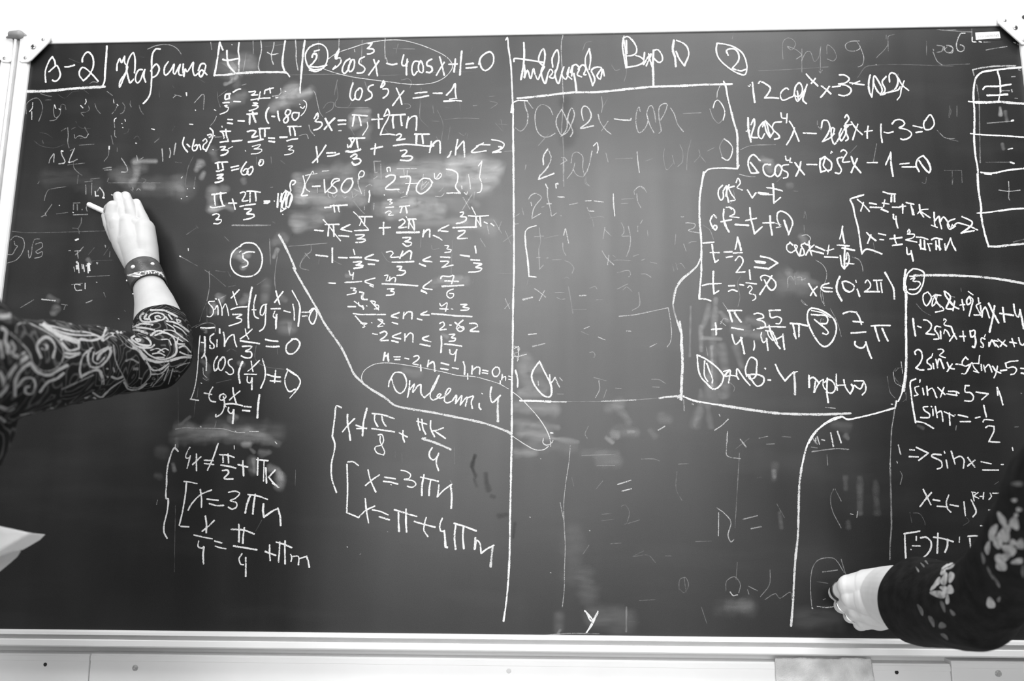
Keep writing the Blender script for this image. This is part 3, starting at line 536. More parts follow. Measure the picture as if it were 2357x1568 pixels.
#chalk slanting divider line lower part
w7 -20,-12 30,75 90,180 200,370 280,520 400,690 450,770 520,920 560,1000 650,1090;w7 650,1090 720,1140 850,1220 940,1290 1080,1325 1300,1360 1500,1400 1700,1440 1850,1480 2050,1555
#smudge by the divider
w20s.2 1040,960 1130,990 1180,980;w12s.4 1400,620 1440,640
w3a.6 2080,730 2130,750 2110,790 2075,800 2120,860;2120,745 2115,850;w2.5a.5 2110,820 2190,810
@360 740 5.2273
#chalk equation sin x over 3 equals 0
690,150 650,180 650,240 690,280 690,320 645,320 645,290;w4.5 730,220 728,305;w6 760,90 762,140;w5 805,130 820,200 820,300;830,260 870,190 930,160 940,230 965,305;w4.5 1070,85 1080,150 1110,210;1150,95 1080,160 1010,210;w5.5 1010,235 1120,250 1238,268;w5 1035,300 1150,300 1110,340 1070,360 1140,370 1140,430 1080,440 1022,415;w6 1315,218 1390,235 1460,240;w6 1325,300 1395,305 1475,302;w5 1640,215 1570,280 1560,350 1590,390 1650,385 1710,320 1725,260 1690,215 1630,215
#chalk equation cos x over 4 not equal 0
w5 735,420 700,480 690,550 705,595 740,560;800,430 755,480 745,560 780,590 820,530 825,450 800,425 770,470;w4.5 910,455 870,470 870,520 920,570 925,620 880,640 835,605;w6 1035,485 1005,560 990,640 1005,740;w4 1040,500 1020,520;1140,480 1150,540 1162,605;1240,470 1170,540 1100,600;1060,635 1130,635 1205,638;1095,660 1095,730 1130,740 1150,690;w5 1150,680 1148,820;w5 1275,450 1305,560 1305,680 1255,805
1335,640 1420,665 1490,672;1435,590 1422,735;1370,715 1440,720 1495,722;w4.5 1575,605 1545,700 1560,790 1600,845 1670,815;w6 1570,575 1640,620 1700,660;w5 1700,660 1732,720 1710,790 1660,860;w3 1660,860 1605,922
#chalk equation tg x over 4 equals 1
w4.5 680,790 640,860 635,920 660,960 712,968;w4.5 575,862 665,880;810,870 765,890 765,940 800,945 840,900 805,870;805,900 820,1000 800,1080 770,1120 715,1150 715,1120;w5 920,800 930,880 965,1000;1005,840 940,890 880,945;w5 820,995 920,990 1035,1015;w3 820,1000 840,1030;w4.5 870,1035 865,1080 900,1110 930,1070;w6 930,1065 925,1150 918,1225;w6 1060,1025 1135,1030;1040,1072 1120,1078;w6 1240,885 1225,1000 1215,1160
#chalk bracket left of the sin cos tg equations
w3.5 525,170 510,330 500,500 480,700 450,840 415,935;w5 410,935 505,950;w6 580,185 585,260 580,380 570,410;w4 540,250 580,260;w5 575,400 600,450 600,590;w4 545,440 580,400;w3a.7 560,560 570,640 610,680;w3 535,740 545,745
w2.5a.4 560,680 600,710 635,690;a.3 400,90 500,40 600,15;700,50 715,90 700,140;a.3 850,360 900,330 960,360 ;1200,290 1190,450 1300,540 1560,580;1455,330 1460,400;500,800 490,920;470,960 450,1150;a.25 260,800 265,1250;720,740 900,700;10,0 12,4
w8s.4 545,80 600,100 590,130;w20s.25 560,480 620,550 600,680;w16s.35 1000,500 1040,520;w20s.25 550,290 560,330;w20s.35 890,1180 950,1150
@340 960 3.9205
#chalk brace left of the lower equations
w3 250,250 245,290;w5 275,310 240,280 200,370 175,480 170,600 165,735 185,740 175,860 150,960 148,1040 175,1095
#chalk equation 4x not equal pi over 2 plus pi k
w4.5 380,275 350,330 345,370 380,370;385,350 355,465;w5 440,335 440,485;480,360 405,430;w5 510,390 590,395;512,420 595,430;w5 635,240 590,370 540,480;w5 650,340 720,345 780,365;680,345 680,410;725,335 730,415;660,435 730,445 795,462;675,485 720,480 730,505 690,555 770,560;w6 815,430 900,452;858,395 865,530;w5 985,385 1085,395;w5 995,370 990,525;w3.5 1050,400 1045,580;w5.5 1065,460 1072,595;1150,480 1090,545;1090,540 1130,590 1180,635
w4 1125,600 1170,630
#chalk equation x equals 3 pi n
w5 475,655 485,730 485,815;575,660 480,700 400,780 365,840;w5 535,742 635,752;555,782 620,800 685,798;w5 730,680 790,670 830,690 790,735 745,755 800,775 800,815 760,832 728,815;w5 905,700 1000,715 1080,745;w6 925,710 895,790 880,865;970,700 955,800 948,875;w6 1045,785 1040,850 1048,905 1048,905 1110,860 1175,825 1175,825 1195,900 1200,980
#chalk equation x over 4 equals pi over 4 plus pi m
w5 520,895 530,970 528,1045;600,935 550,985 492,1032;w4.5 418,1065 500,1085 582,1100;460,1120 455,1170 490,1185 505,1170;w5.5 508,1175 500,1240 503,1325;w5 605,1120 670,1138;610,1165 650,1180 705,1190;w5.5 755,1015 860,1020 960,1055;822,970 825,1040 822,1130;872,1000 862,1070 858,1140;w6 775,1165 870,1180 985,1200;w5 850,1235 825,1280 840,1330 865,1335;w5.5 885,1270 885,1350 885,1440
w5.5 1060,1215 1155,1250;1100,1155 1100,1225 1105,1295;1160,1130 1230,1150 1300,1180;1190,1130 1188,1220 1180,1310;1240,1120 1238,1220 1240,1325;w4.5 1290,1240 1300,1270 1292,1305;1300,1260 1360,1260 1360,1335;1365,1280 1435,1258;w6 1435,1258 1450,1310 1458,1355
#chalk square bracket around the lower equations
w4.5 325,582 380,588 445,602;w5 350,590 340,700 315,850 285,980;w5 300,988 370,992
#wiped smudge above the lower equations
w30s.3 270,100 500,120 700,120;w45s.32 260,180 480,160 700,160 1000,180;w30s.28 900,150 1050,190 1160,240;w60s.14 600,80 900,110 1150,150;w25s.3 350,60 380,90;w14s.4 230,430 240,480;w14s.35 260,200 262,260;w10s.35 380,0 290,70;w20s.5 870,250 910,250;w20s.3 1020,330 1090,320;w10s.4 930,290 960,320;w35s.15 110,310 150,320;w22s.4 1100,460 1170,480 1200,540;w22s.4 1190,520 1200,600 1180,640;w24s.25 940,380 950,500;w10s.4 955,380 965,500;w20s.15 80,530 110,540
w2.5a.6 250,110 330,98 400,100 680,108 800,140 880,140;w4a.9 475,85 482,90;w3a.8 790,128 800,135;780,260 782,290;920,130 1000,132;1150,225 1165,242;w2.5a.4 620,40 605,90;w2.5a.5 80,790 88,750;w2a.3 240,1400 250,800;w2a.35 1335,480 1330,620;w2a.25 970,1040 1030,930
@0 0 1
#chalk vertical divider down the middle of the board
w4 1164,92 1168,86 1170,110;w5 1170,108 1176,150 1178,190 1181,250;w6 1181,250 1181,300 1182,400;w6 1182,400 1183,620 1181,700 1180,800 1178,900 1178,990 1176,1100 1174,1200 1172,1300 1166,1380 1159,1430
#chalk short mark at the foot of the board
1350,1412 1362,1430 1376,1408;1376,1408 1362,1440 1350,1456
@740 920 3.92
#chalk equation x not equal pi over 8 plus pi k over 4
w6 235,135 235,210 250,290 260,365;w5 298,172 250,220 190,290;312,232 405,262;318,262 408,258;w6 410,80 380,200 370,325;w5 458,125 560,140 655,172;480,140 480,190 508,245;545,150 555,200 582,242;w5 455,262 550,275 660,292;w4 510,320 545,315 560,370 540,410 490,425 480,440 500,480 560,500;530,330 530,380 570,470 565,490;w5 702,300 775,338;735,282 735,340 748,382
w4.5 860,195 950,222;872,170 875,230 890,275;w5 905,180 915,260 940,312;985,190 985,260 1020,335;w4 1100,255 1045,275 990,285;w5 1015,280 1118,350;w4 910,350 940,345;w7 910,352 1040,395 1165,450;w5 998,435 972,485 980,525 1010,545 1040,520 1058,485;w5.5 1058,485 1035,560 1055,640
#chalk equation x equals 3 pi n second copy
w5 420,635 440,720 490,835;522,680 450,730 398,775;570,700 665,715;560,738 620,745 688,762;w3 625,766 630,770;w4.5 718,638 770,650 805,680 790,710 745,720 830,735 852,765 820,792 775,782;w6 925,680 908,770 905,865;w5 895,700 980,720 1055,738;w6 985,730 975,790 970,865;w5.5 1060,770 1055,820 1045,878;w4.5 1045,878 1100,820 1175,765;w6.5 1165,770 1175,870 1170,980
#chalk equation x equals pi plus 4 pi m
w5 395,895 405,1000 425,1112;480,962 400,1000 345,1052;w5 460,995 530,1010 600,1040;w5.5 522,1058 612,1085;w5.5 658,995 760,1025 858,1055;w6 695,1005 695,1100 700,1190;762,990 762,1100 768,1195;w5.5 838,1100 920,1125 1025,1152;w5 945,1065 930,1120 925,1180 960,1235;w5 1090,1072 1068,1130 1075,1185 1110,1190;w6.5 1108,1185 1115,1260 1120,1330 1135,1335;w6 1198,1118 1290,1145 1395,1185;1212,1125 1200,1240 1210,1350;1282,1150 1275,1240 1285,1345
w6 1388,1248 1380,1350;w5 1385,1350 1400,1270 1430,1300 1440,1388;1440,1388 1490,1350 1555,1315;w7 1545,1320 1535,1410 1525,1510
#chalk brace left of the lower middle equations
w5 178,72 135,58 120,160 97,330;97,330 120,400 112,480 90,580 95,720 135,838
#chalk square bracket around the lower middle equations
w5 235,562 290,562 332,595;230,585 235,800 228,1020;228,1020 335,1065;335,1065 350,1045
#faint specks beside the lower middle equations
w2.5a.4 345,1400 355,1390;1160,730 1180,760;a.25 725,490 730,570;665,470 665,520;1200,430 1200,580;w3a.7 596,1192 600,1196;230,1328 234,1332;1880,1060 1884,1064
@1140 60 3.9283
#chalk handwritten surname at the top middle
w5 170,320 170,295 250,300 350,315 440,330;w6 258,150 262,250 255,350 232,485;w5 262,350 268,420 262,470 290,400 320,475 345,380 355,420 385,485 410,430 445,370
w5 445,370 395,320 400,260 435,205 450,260 440,340 415,420 450,520 480,420 500,390 520,420 490,460 530,470 545,400;520,370 515,290 560,215 575,290 560,380 540,440 570,520 600,430 620,370;620,370 600,440 640,480 670,370 650,440 690,480
w5.5 700,360 690,450;w6 710,430 725,510 735,600;w5 680,420 700,360 735,350 760,390 740,440 780,460;750,390 790,350 820,380 800,440 820,440;850,205 815,290 820,370 850,440 870,500 880,540;w5 850,205 862,290 850,390;880,540 900,480 870,400 920,370 960,380 920,450 950,480 970,390 985,450
#chalk heading variant 10
w5 1165,90 1150,170 1165,280 1180,370;1160,120 1175,200 1190,370;1185,130 1190,250;1155,110 1195,95 1240,130 1275,190 1275,240 1240,265 1180,270;1270,265 1320,285 1345,320 1290,355 1180,375
1350,240 1345,290 1340,350 1375,290 1410,250 1365,360;1385,250 1400,310 1420,370;w7 1430,220 1425,350 1428,450 1430,545;w5 1430,220 1470,215 1505,260 1510,310 1480,330 1430,290;w6.5 1615,130 1605,220 1625,280 1632,365;w5 1640,130 1690,150 1735,190 1748,260 1710,360;1710,360 1660,290 1635,230
#chalk circled number two right of the variant heading
w4.5 2005,155 2080,165 2160,190 2230,240 2265,310 2275,390 2255,440 2190,425 2100,370 2020,290 1998,220 2005,155;w5 2105,265 2092,220 2150,205 2195,240 2200,310 2140,385;2140,385 2220,405 2265,392
#chalk frame around the top middle section
w7 200,655 400,635 600,610 700,600;700,600 950,595 1200,570 1420,550 1700,540 1900,530 2140,525;w4.5 2065,500 2085,550 2100,640 2135,780;w7 2135,780 2160,880 2185,960 2190,1100 2190,1285;w5 2190,1290 2050,1285 1930,1295 1890,1330 ;1890,1330 1870,1400 1855,1500
w6 160,690 150,740 145,780;w4 165,690 200,675 290,675
#faint half wiped equation cos 2x minus cos x
w5a.6 262,680 275,740 295,800 290,880;w4a.5 290,680 340,745;w3a.45 290,880 260,930 225,950 180,920;w3.5a.55 520,800 490,740 420,710 370,760 360,850 380,950 430,1000 490,1000 540,970
w4a.6 600,755 560,820 550,880 570,940 600,985 640,940 650,870 620,790 600,755;600,990 650,960 700,860 715,790 690,740 665,790 655,850 690,920 700,960 680,1000;w4.5a.75 795,850 780,770 800,725 840,740 868,810 840,870 770,925 890,902;w3.5a.6 930,800 950,870 1000,940 1050,980;w3a.5 1020,860 960,950;w4.5a.75 1078,840 1140,848 1225,850 1228,835
w3.5a.55 1310,770 1300,730 1275,790 1275,900 1300,965 1350,930 1380,860 1370,790 1390,730 1415,720 1440,790 1450,870;1370,800 1400,900 1435,965;1480,970 1500,950 1480,830 1485,730 1530,700 1555,710 1530,790 1495,850;1585,740 1620,800 1650,890 1700,955
w4a.8 1970,740 1985,690 2010,670 2050,710 2075,780 2060,850;w3a.4 1940,750 1970,830 2020,880 2060,840;a.4 1700,790 1860,785;w3a.6 2030,545 2008,600 2005,650;w2.5a.4 390,1080 480,980 ;w3.5a.4 960,640 970,720 960,780;w2.5a.3 1020,650 980,720;870,140 820,150 790,220;160,1030 160,1200
w5a.8 435,1255 435,1180 475,1110;w3.5a.6 475,1110 505,1190 480,1260 410,1350;w4.5a.85 390,1385 530,1335;w3.5a.8 410,1345 390,1385;a.5 600,1190 625,1190 650,1220;590,1250 640,1220;615,1190 615,1400
w3a.5 650,1380 700,1310 720,1240;685,1240 700,1160 740,1140 790,1180 790,1280 800,1360 740,1350 700,1290;w3.5a.6 875,1130 850,1250 830,1310 800,1360;w4a.8 888,1085 920,1055 930,1110 920,1150;w3a.4 1000,1150 1020,1230;w3.5a.65 1282,1135 1290,1230 1303,1325;w2.5a.35 1090,1200 1240,1195;1360,1220 1420,1200;1530,1110 1520,1180 1550,1300 1610,1240;1600,1170 1620,1250;1670,1075 1695,1140 1690,1230 1650,1270;1770,1030 1740,1150 1730,1300;1840,1120 1850,1170 1800,1230;1850,1170 1900,1230;1920,1130 1980,1100
w4a.8 2070,1020 2120,1060 2145,1110 2130,1180 2100,1215 2050,1190;w3a.45 2065,1020 2030,1090 2050,1180;w4a.7 455,1430 475,1470;545,1430 570,1430;w3a.4 820,1360 820,1410 850,1445;1260,1490 1300,1450 1350,1480
#faint thin construction line left of centre
w3a.55 612,85 598,150 597,250 605,400 610,540 618,690;w4a.4 612,700 605,850 595,1000;w3a.35 610,1000 620,1200 620,1450
w2.5a.4 450,80 870,70 1050,60;w3a.6 148,72 152,78;1060,65 1072,68;w2.5a.3 2150,85 2140,120;1050,350 1085,400 1130,390;1185,370 1185,430 1165,500;a.4 2210,1340 2270,1360 2350,1362
w50k.3 640,680 650,900 650,1050
@1700 60 4.356
#faint half wiped variant 9 heading at the top right
w2.5a.4 445,330 440,220 450,150 500,118 560,150 570,190 530,240 490,205 580,240 630,290 580,330;635,230 635,460;630,350 680,260 720,260 760,355 800,320 825,210;820,230 820,470;805,450 820,470 840,440;885,280 890,190 950,230 980,310 950,350 890,330;w3a.5 1210,150 1120,155 1070,190 1090,240 1160,250 1220,220 1190,160;1230,230 1255,320 1240,390 1200,410;w2.5a.35 1560,85 1500,105 1490,200 1380,320;1500,105 1500,250;1480,130 1480,90;1885,150 1885,290;1950,230 1960,240;w3a.45 1950,235 1955,245;2050,245 2090,210;2110,200 2150,220 2140,270 2100,260;1950,260 1990,350 2040,390;a.25 1190,520 1300,400 2150,400;200,450 600,430 900,410;1337,120 1340,130
#chalk equation 12 cos to the fourth x minus 3 equals cos 2x
w5.5 138,565 150,670 162,765;w3 95,600 110,605;w4 115,590 117,592;w5 200,575 215,555 270,580 318,620 300,670 262,720 262,720 330,718 400,725;500,635 480,620 430,660 420,710 445,745 510,720 550,700 570,610 610,570 640,620 630,680 590,710 560,680 570,620;w5 560,690 590,755 640,690 690,580 670,640 645,740 680,778;590,650 600,750;w5 680,482 720,530 795,600;770,525 730,575
830,600 870,630 925,680;910,605 870,660 825,715;w5 940,612 1020,600;1010,490 1060,490 1110,530 1070,570 1000,580 1090,600 1130,640 1110,680 1060,700 1005,690;w4.5 1115,568 1180,580 1258,590;w4 1140,582 1215,552;w6 1320,490 1305,560 1310,650 1335,710;w5 1335,710 1350,600 1360,500 1400,550 1440,640 1420,690;1350,560 1390,650 1430,690;1480,505 1440,560 1470,640 1440,690 1480,670
1515,560 1510,500 1530,468 1580,490 1598,560 1570,630 1495,668;1495,668 1600,640 1620,610;w4.5 1660,550 1630,640 1620,700 1590,740;1600,520 1640,590 1705,645
#chalk equation 12 cos to the fourth x minus 2 cos squared x plus 1 minus 3 equals 0
w6 95,920 100,1050 125,1160;w3 75,1055 115,1050;w5 125,990 155,930 160,990 130,1110 190,1120;250,960 205,1020 200,1100 230,1130 260,1080;240,1010 270,950 300,1050 320,1120 280,1060 260,980;w5 430,960 360,970 340,1030 400,1090 410,1120 360,1135;320,1110 350,1050 280,960;w4.5 425,870 435,920 470,925;488,880 480,970;w5 510,955 545,1010 605,1155;560,1020 535,1100 482,1190;w4.5 650,1072 778,1078
w5 830,1020 845,950 890,950 915,1020 890,1090 840,1160;840,1160 920,1120 960,1080;945,1090 960,1030 935,1020 930,1100 960,1185 1010,1120 1050,1050 1080,1000;1030,1030 1010,1090 1030,1150 1080,1060 1060,1000;1100,1000 1070,1040 1100,1130 1075,1150;w4.5 1065,920 1085,888 1105,930 1070,990 1150,985;w5 1130,960 1180,1030 1240,1088;1195,985 1170,1060 1145,1140;w5 1265,1060 1340,1048;1300,1005 1290,1060 1290,1125;w5.5 1428,985 1428,1080 1440,1165;w5 1460,1065 1500,1072 1550,1060
1540,980 1570,945 1630,940 1665,975 1650,1000 1610,1020 1690,1040 1735,1080 1710,1120 1650,1140 1625,1130;w4.5 1750,1000 1840,1020;w5 1780,1068 1840,1058;1870,950 1920,890 1955,940 1960,990 1920,1035 1870,1035 1855,990 1865,950
#chalk equation 6 cos to the fourth x minus cos squared x minus 1 equals 0
w5.5 215,1350 150,1290 110,1320 95,1380 110,1440 130,1475 200,1470 ;120,1370 160,1420 195,1470;w5.5 320,1390 260,1390 245,1430 270,1490 320,1510 360,1480 370,1420 400,1390 430,1420 420,1480 390,1510 360,1470;w4.5 500,1390 440,1400 440,1440 490,1470 490,1515 450,1525;w4.5 470,1305 480,1345 515,1345;520,1325 515,1365 535,1370;w5.5 565,1370 610,1430 660,1490;625,1360 610,1430 575,1505;w5 685,1388 785,1390
w6 820,1330 815,1400 825,1465;w5 825,1465 870,1450;820,1340 870,1310 850,1400 900,1460;875,1320 930,1370 925,1440 890,1450;w3.5 925,1280 930,1255 940,1265;w5 1040,1315 990,1330 1000,1380 1030,1440 1010,1480 970,1470;w4.5 1025,1260 1050,1240 1085,1270 1050,1330 1045,1365 1115,1360;w5.5 1130,1310 1160,1390 1225,1470;1190,1330 1160,1400 1130,1470;w5 1290,1370 1390,1370
w5 1475,1390 1510,1310 1525,1265;w6 1525,1270 1530,1390 1548,1505;w4.5 1615,1385 1710,1375;w5 1640,1412 1780,1412;w5 1810,1460 1780,1390 1800,1330 1850,1300;w6 1850,1300 1900,1360 1925,1430 1910,1470 1850,1410 1810,1350
w24s.4 250,1340 300,1370 320,1440;w14s.3 390,1400 400,1450;w2.5a.45 20,1240 120,1200 370,1190;790,990 790,950;800,1010 830,1040;1350,1370 1385,1180;2020,1075 2070,1120 2170,1130;a.3 1100,1290 1185,1200;2120,820 2130,860 2110,920;1600,500 1600,480;5,1485 100,1510;w3a.6 1378,385 1380,388;w3a.35 2180,38 2080,40
@1560 380 4.612
#chalk line left of the cos squared section
w5 650,0 635,35 ;w6 275,75 255,200 235,330 230,480 235,640 250,800 250,980 250,1150 235,1300 228,1420;w5 228,1420 300,1425 350,1442;w4a.8 245,985 210,1060 140,1130 50,1200 0,1260
#chalk note cos squared x equals t
w5 475,215 435,260 430,320 460,375 485,340 480,280;480,280 520,220 510,330;545,210 520,290 540,395;w4.5 540,250 570,310 610,370 560,380 ;w4.5 545,240 600,225;620,185 640,140 665,190 630,240 685,265;w5 740,265 790,350;830,295 790,350;w6 855,295 960,305;w4.5 860,290 880,310 1000,315;w6 1010,200 1018,300 1020,400;w5 945,240 1020,250 1110,275;1020,405 1090,345
#chalk note 6t squared minus t plus 1 equals 0
w5 410,560 380,530 345,590 360,640 400,690 415,650 390,640 370,670;w5.5 490,470 485,560 515,660 545,710;w5 460,602 570,580;w4.5 515,450 560,450 600,480 600,520 550,545 650,558;545,445 570,470;w6 610,632 750,640;w6 765,455 775,560 800,660 815,730;w5 720,590 835,565;815,730 895,655;w5 905,615 1020,612;w6 980,540 985,640 1002,742
w3.5a.8 1020,612 1095,635;1045,665 1095,655;w5 1080,640 1055,570 1060,510 1090,490 1150,510 1200,560 1220,620 1200,680 1175,740;w6.5 1130,590 1160,680 1180,730
#chalk note t equals one half
w5 270,830 385,818;w5.5 365,845 375,930 395,1035;w4.5 345,930 440,930;w5 395,1035 430,1010;490,925 575,920;515,980 580,970;w5 610,895 625,830 635,765;w6 635,770 660,850 672,905;w4.5 590,935 685,930;610,1015 650,970 685,990 690,1040 620,1140;620,1140 715,1135
w6 880,970 970,990 1060,1040;1060,1040 960,1105;w6 820,1020 930,1035;815,1085 960,1100;w4 830,1035 920,1045
#chalk note t equals minus one third
w6 378,1130 375,1240 385,1368;w4.5 260,1280 340,1262 460,1258;w5 385,1368 435,1335;w4.5 540,1282 605,1280;w5 540,1340 580,1325 630,1340;w5 660,1270 700,1275;760,1115 770,1215;w4.5 725,1250 835,1262;w4.5 745,1300 765,1280 790,1310 760,1360 820,1380 825,1420 795,1438
w5 870,1375 940,1270 1000,1175;890,1225 880,1190 920,1170 980,1190 1035,1240 1040,1290 1000,1330 960,1300 920,1220
#chalk note cos x equals plus minus 1 over root 2
w5 1190,830 1160,850 1160,900 1200,930 1250,900 1270,860 1240,850 1260,910 1290,960 1310,890 ;1190,820 1220,850;w5 1350,830 1310,850 1340,910 1340,950 1290,965;1405,860 1360,840;w5.5 1395,810 1400,890 1425,960;1445,850 1400,890 1360,955;1465,865 1560,905;1425,910 1545,940
w4.5 1580,910 1655,892;1605,850 1590,945;w5 1560,975 1700,980;w4.5 1720,785 1740,710 1750,650;w5.5 1745,700 1770,830;w5 1695,850 1820,858;w6 1745,880 1875,905;w6 1775,860 1770,980 1770,1100;w5 1725,960 1740,1060 1765,1100;1765,1100 1810,1050 1820,980 1800,930 1790,1000;w4.5 1790,1045 1870,1050
#chalk note x belongs to 0 to 2 pi
w5.5 1390,1260 1420,1310 1470,1390;w5 1480,1290 1440,1330 1410,1385;w5 1605,1255 1540,1275 1520,1310 1560,1340 1640,1345;1545,1300 1640,1308;w6.5 1720,1185 1690,1260 1690,1340 1740,1440;w5 1745,1240 1790,1235 1870,1280 1860,1330 1820,1350;w6 1745,1250 1770,1320 1820,1350;w4 1890,1225 1895,1245;w6 1905,1320 1930,1395;w5 1990,1250 2010,1220 2045,1260 2040,1300 1985,1345;w6 1985,1345 2140,1345;w5 2080,1225 2170,1222;2110,1240 2125,1340;2155,1245 2170,1355
#chalk closing parenthesis of the interval
w6 2200,1140 2250,1230 2290,1310 2300,1400;w7 2298,1380 2300,1420
#faint half wiped marks near the cos squared section
w3.5a.6 85,615 130,615 185,630 170,670 110,695 220,720;w3a.4 115,830 150,815 200,812;w2.5a.4 60,840 90,915;w2.5a.5 655,100 780,125;1465,1010 1540,1060 1580,1140 1570,1230 1515,1340 1530,1440 1560,1495;1880,980 1930,1010 1960,1080 1965,1130;1310,1440 1340,1475 1375,1490;480,1465 530,1540;w3a.6 1320,750 1370,740 1410,780 1380,830;w2.5a.35 670,1180 635,1240 640,1300 660,1400 640,1500;1230,275 1275,280;1340,640 1345,720;1340,560 1350,490 1370,570;1050,180 1100,130;270,640 340,690 380,790;560,410 600,330 590,270;w2.5a.5 1170,1300 1170,1200 1200,1180 1230,1220;1240,1180 1250,1270;1250,1200 1310,1190 1320,1230;1310,1220 1355,1205
w30s.3 1180,1140 1200,1180 1350,1200;w60s.2 1120,1240 1250,1270 1350,1300;w20s.3 1310,760 1340,800;w14s.2 1170,220 1210,215;w16s.12 1280,1190 1450,1240 1500,1280
@1900 400 4.8993
#chalk bracketed solutions x equals plus minus pi over 4 plus pi k
w5.5 432,237 350,262 280,285 280,300;w5.5 280,300 310,360 330,460 370,620 395,800 412,905;w5.5 412,900 450,855 520,860 635,905;w5 360,290 430,350 495,425;428,325 415,370 398,420;w4.5 498,330 575,345;w5 505,378 640,382;w4.5 640,330 715,342;668,295 655,370;w6 630,400 705,430;w5 650,205 720,225 790,230;w5.5 745,235 742,315;778,230 780,315;w4.5 755,378 840,380;835,370 905,365;w5 870,345 872,445
w5 765,460 770,510 800,515;w5.5 795,480 800,550 815,612;w5 910,325 995,345;w6 965,350 985,460;w4 985,400 1000,465;w5.5 1060,350 1070,430 1110,490;w4.5 1155,400 1080,410 1040,450;w5 1080,430 1180,495
#chalk note m belongs to the integers
w5 1225,435 1228,520 1235,590;w5 1235,530 1280,480 1290,540 1310,620;1295,540 1330,490 1370,530 1400,600;w4.5 1195,580 1260,605;w5 1460,510 1400,530 1375,570 1400,625 1465,590;w4.5 1440,590 1490,555 1540,565 1620,590 1715,635;w3.5 1410,625 1430,570;w5.5 1540,485 1600,510 1655,545 1640,590 1530,670;w5.5 1530,668 1600,655 1675,642
#chalk solution x equals plus minus 3 quarters pi plus pi n
w5 465,665 510,710 568,755;512,690 475,785;w5 600,675 678,692;w4.5 612,742 655,745;w5.5 728,735 860,720;780,695 785,750 805,800;w5.5 755,810 865,795;w4.5 925,660 940,625 955,660 920,680 1005,685 990,720 905,745;905,745 970,760 1030,770;w5 1025,715 1090,720 1155,742
w5.5 1070,745 1075,850;1115,750 1120,855;1060,800 1080,840 1130,855;w4.5 1150,790 1200,790;1160,800 1180,870;w5 1195,745 1240,725 1315,742;1245,760 1250,855;1280,750 1290,860;1245,800 1300,850;w5 1345,790 1355,860;1355,860 1390,780 1410,725;w5 1410,725 1430,790 1470,870 1460,840;w5 915,830 920,890 930,912 965,900;w5.5 965,870 980,940 990,985
#chalk circled number three at the right section
w5 990,1070 940,1110 910,1170 900,1250 920,1330 970,1360 1040,1345 1090,1270 1110,1190 1110,1115 1050,1080 990,1070;w5 950,1155 1000,1160;w4.5 960,1190 1010,1175 985,1210 1060,1220 1070,1250 1020,1300 945,1305
#chalk frame of the right hand section
w6 903,1085 888,1200 885,1290 905,1350;w6.5 905,1350 910,1568;w7.5 1000,1148 1250,1145 1500,1150 1750,1165 2000,1195 2239,1238
w6.5 1712,0 1718,100 1735,250 1755,370 1755,460 1775,580 1800,690 1840,820;w4.5 1710,445 1800,440 1950,420;w5.5 1950,420 2100,400 2239,390;w7 1840,820 1950,820 2080,805 2239,790;w4a.4 2120,770 2239,740
#faint plus sign in the table on the right
w3a.6 1955,185 2070,198 2195,185;2065,85 2070,200 2065,270 2080,300
w5 1795,2 1870,8
w2.5a.3 1090,100 1125,110 1140,40;1440,50 1430,120;1540,60 1540,100;540,780 560,900;300,940 370,970 410,1030 425,1090
@1560 660 4.3556
#chalk line plus pi over 4, 3 pi over 4, 5 pi over 4
w5.5 340,430 440,422;378,365 385,420 385,482;w5.5 500,240 640,240;w6 515,250 530,300 545,350;570,260 600,310 635,355;w5 540,412 655,432;545,480 560,540 580,580 645,515;w6 632,510 650,590 668,672;w4.5 765,430 762,435;765,545 770,600 760,635;w5 765,275 800,265 850,280 860,310 795,330 860,350 880,390 850,415 795,420
w5 840,460 835,500 860,560 895,530;890,520 905,640;w4 880,440 950,450;900,450 910,490 950,540;w5 915,238 1028,235;w4.5 920,250 935,310 1000,300 1040,325 1020,370 985,372;w5 940,400 1080,405;w5.5 915,390 940,480 980,560 1025,620;w5 955,460 985,530 1000,570;985,530 1060,490;w6 1055,475 1060,550 1070,628;w4.5 830,410 940,400
w6 1130,368 1220,375 1310,395;1155,380 1170,450 1185,520;1215,390 1215,500;w4 1160,470 1185,520
#chalk circled number three beside the pi fractions
w5.5 1345,213 1310,240 1298,310 1320,400 1370,500 1430,580 1480,602 1540,560 1580,480 1590,400 1560,320 1490,265 1420,230 1345,213;w5 1340,280 1400,285 1480,290 1505,330 1490,370 1440,370;1370,330 1420,370 1480,420 1510,460 1490,480 1455,468;w3.5 1340,240 1440,260 1530,310
#chalk fraction 7 quarters pi
w5.5 1658,270 1720,250 1790,258;1790,258 1820,310 1842,378;w5.5 1758,348 1858,358;w5.5 1740,465 1885,455;w5.5 1778,550 1775,580 1810,610 1860,610 1888,570;w6 1885,555 1910,640 1942,718;w5.5 1938,395 2030,388 2128,390;w6 1975,400 1995,470 2020,545;2050,420 2080,490 2108,545
#chalk answer line: 4 roots
w5.5 195,685 280,725 370,790 430,850 460,900 440,970 400,1015 350,1025 290,970 235,910 205,820 195,685;w4.5 270,745 265,830 270,900 300,950;w5 290,770 320,850 350,930 345,965;w5 465,895 525,840 510,965;460,850 520,835;w4.5 480,900 540,890 590,900
w5 590,900 595,825 630,870 680,940 725,990;540,890 590,900 610,930;690,900 680,820 730,710 790,740 790,820 780,900 730,930 700,890;w5.5 700,885 790,880 860,910 855,970 800,1000 750,950 715,890;w6 873,820 880,825;w5.5 905,935 930,938
w5.5 980,780 1010,850 1050,910 1075,945;1075,945 1120,895 1165,855;1165,860 1170,870;w7 1165,870 1175,980 1175,1080;w4 1165,860 1200,852
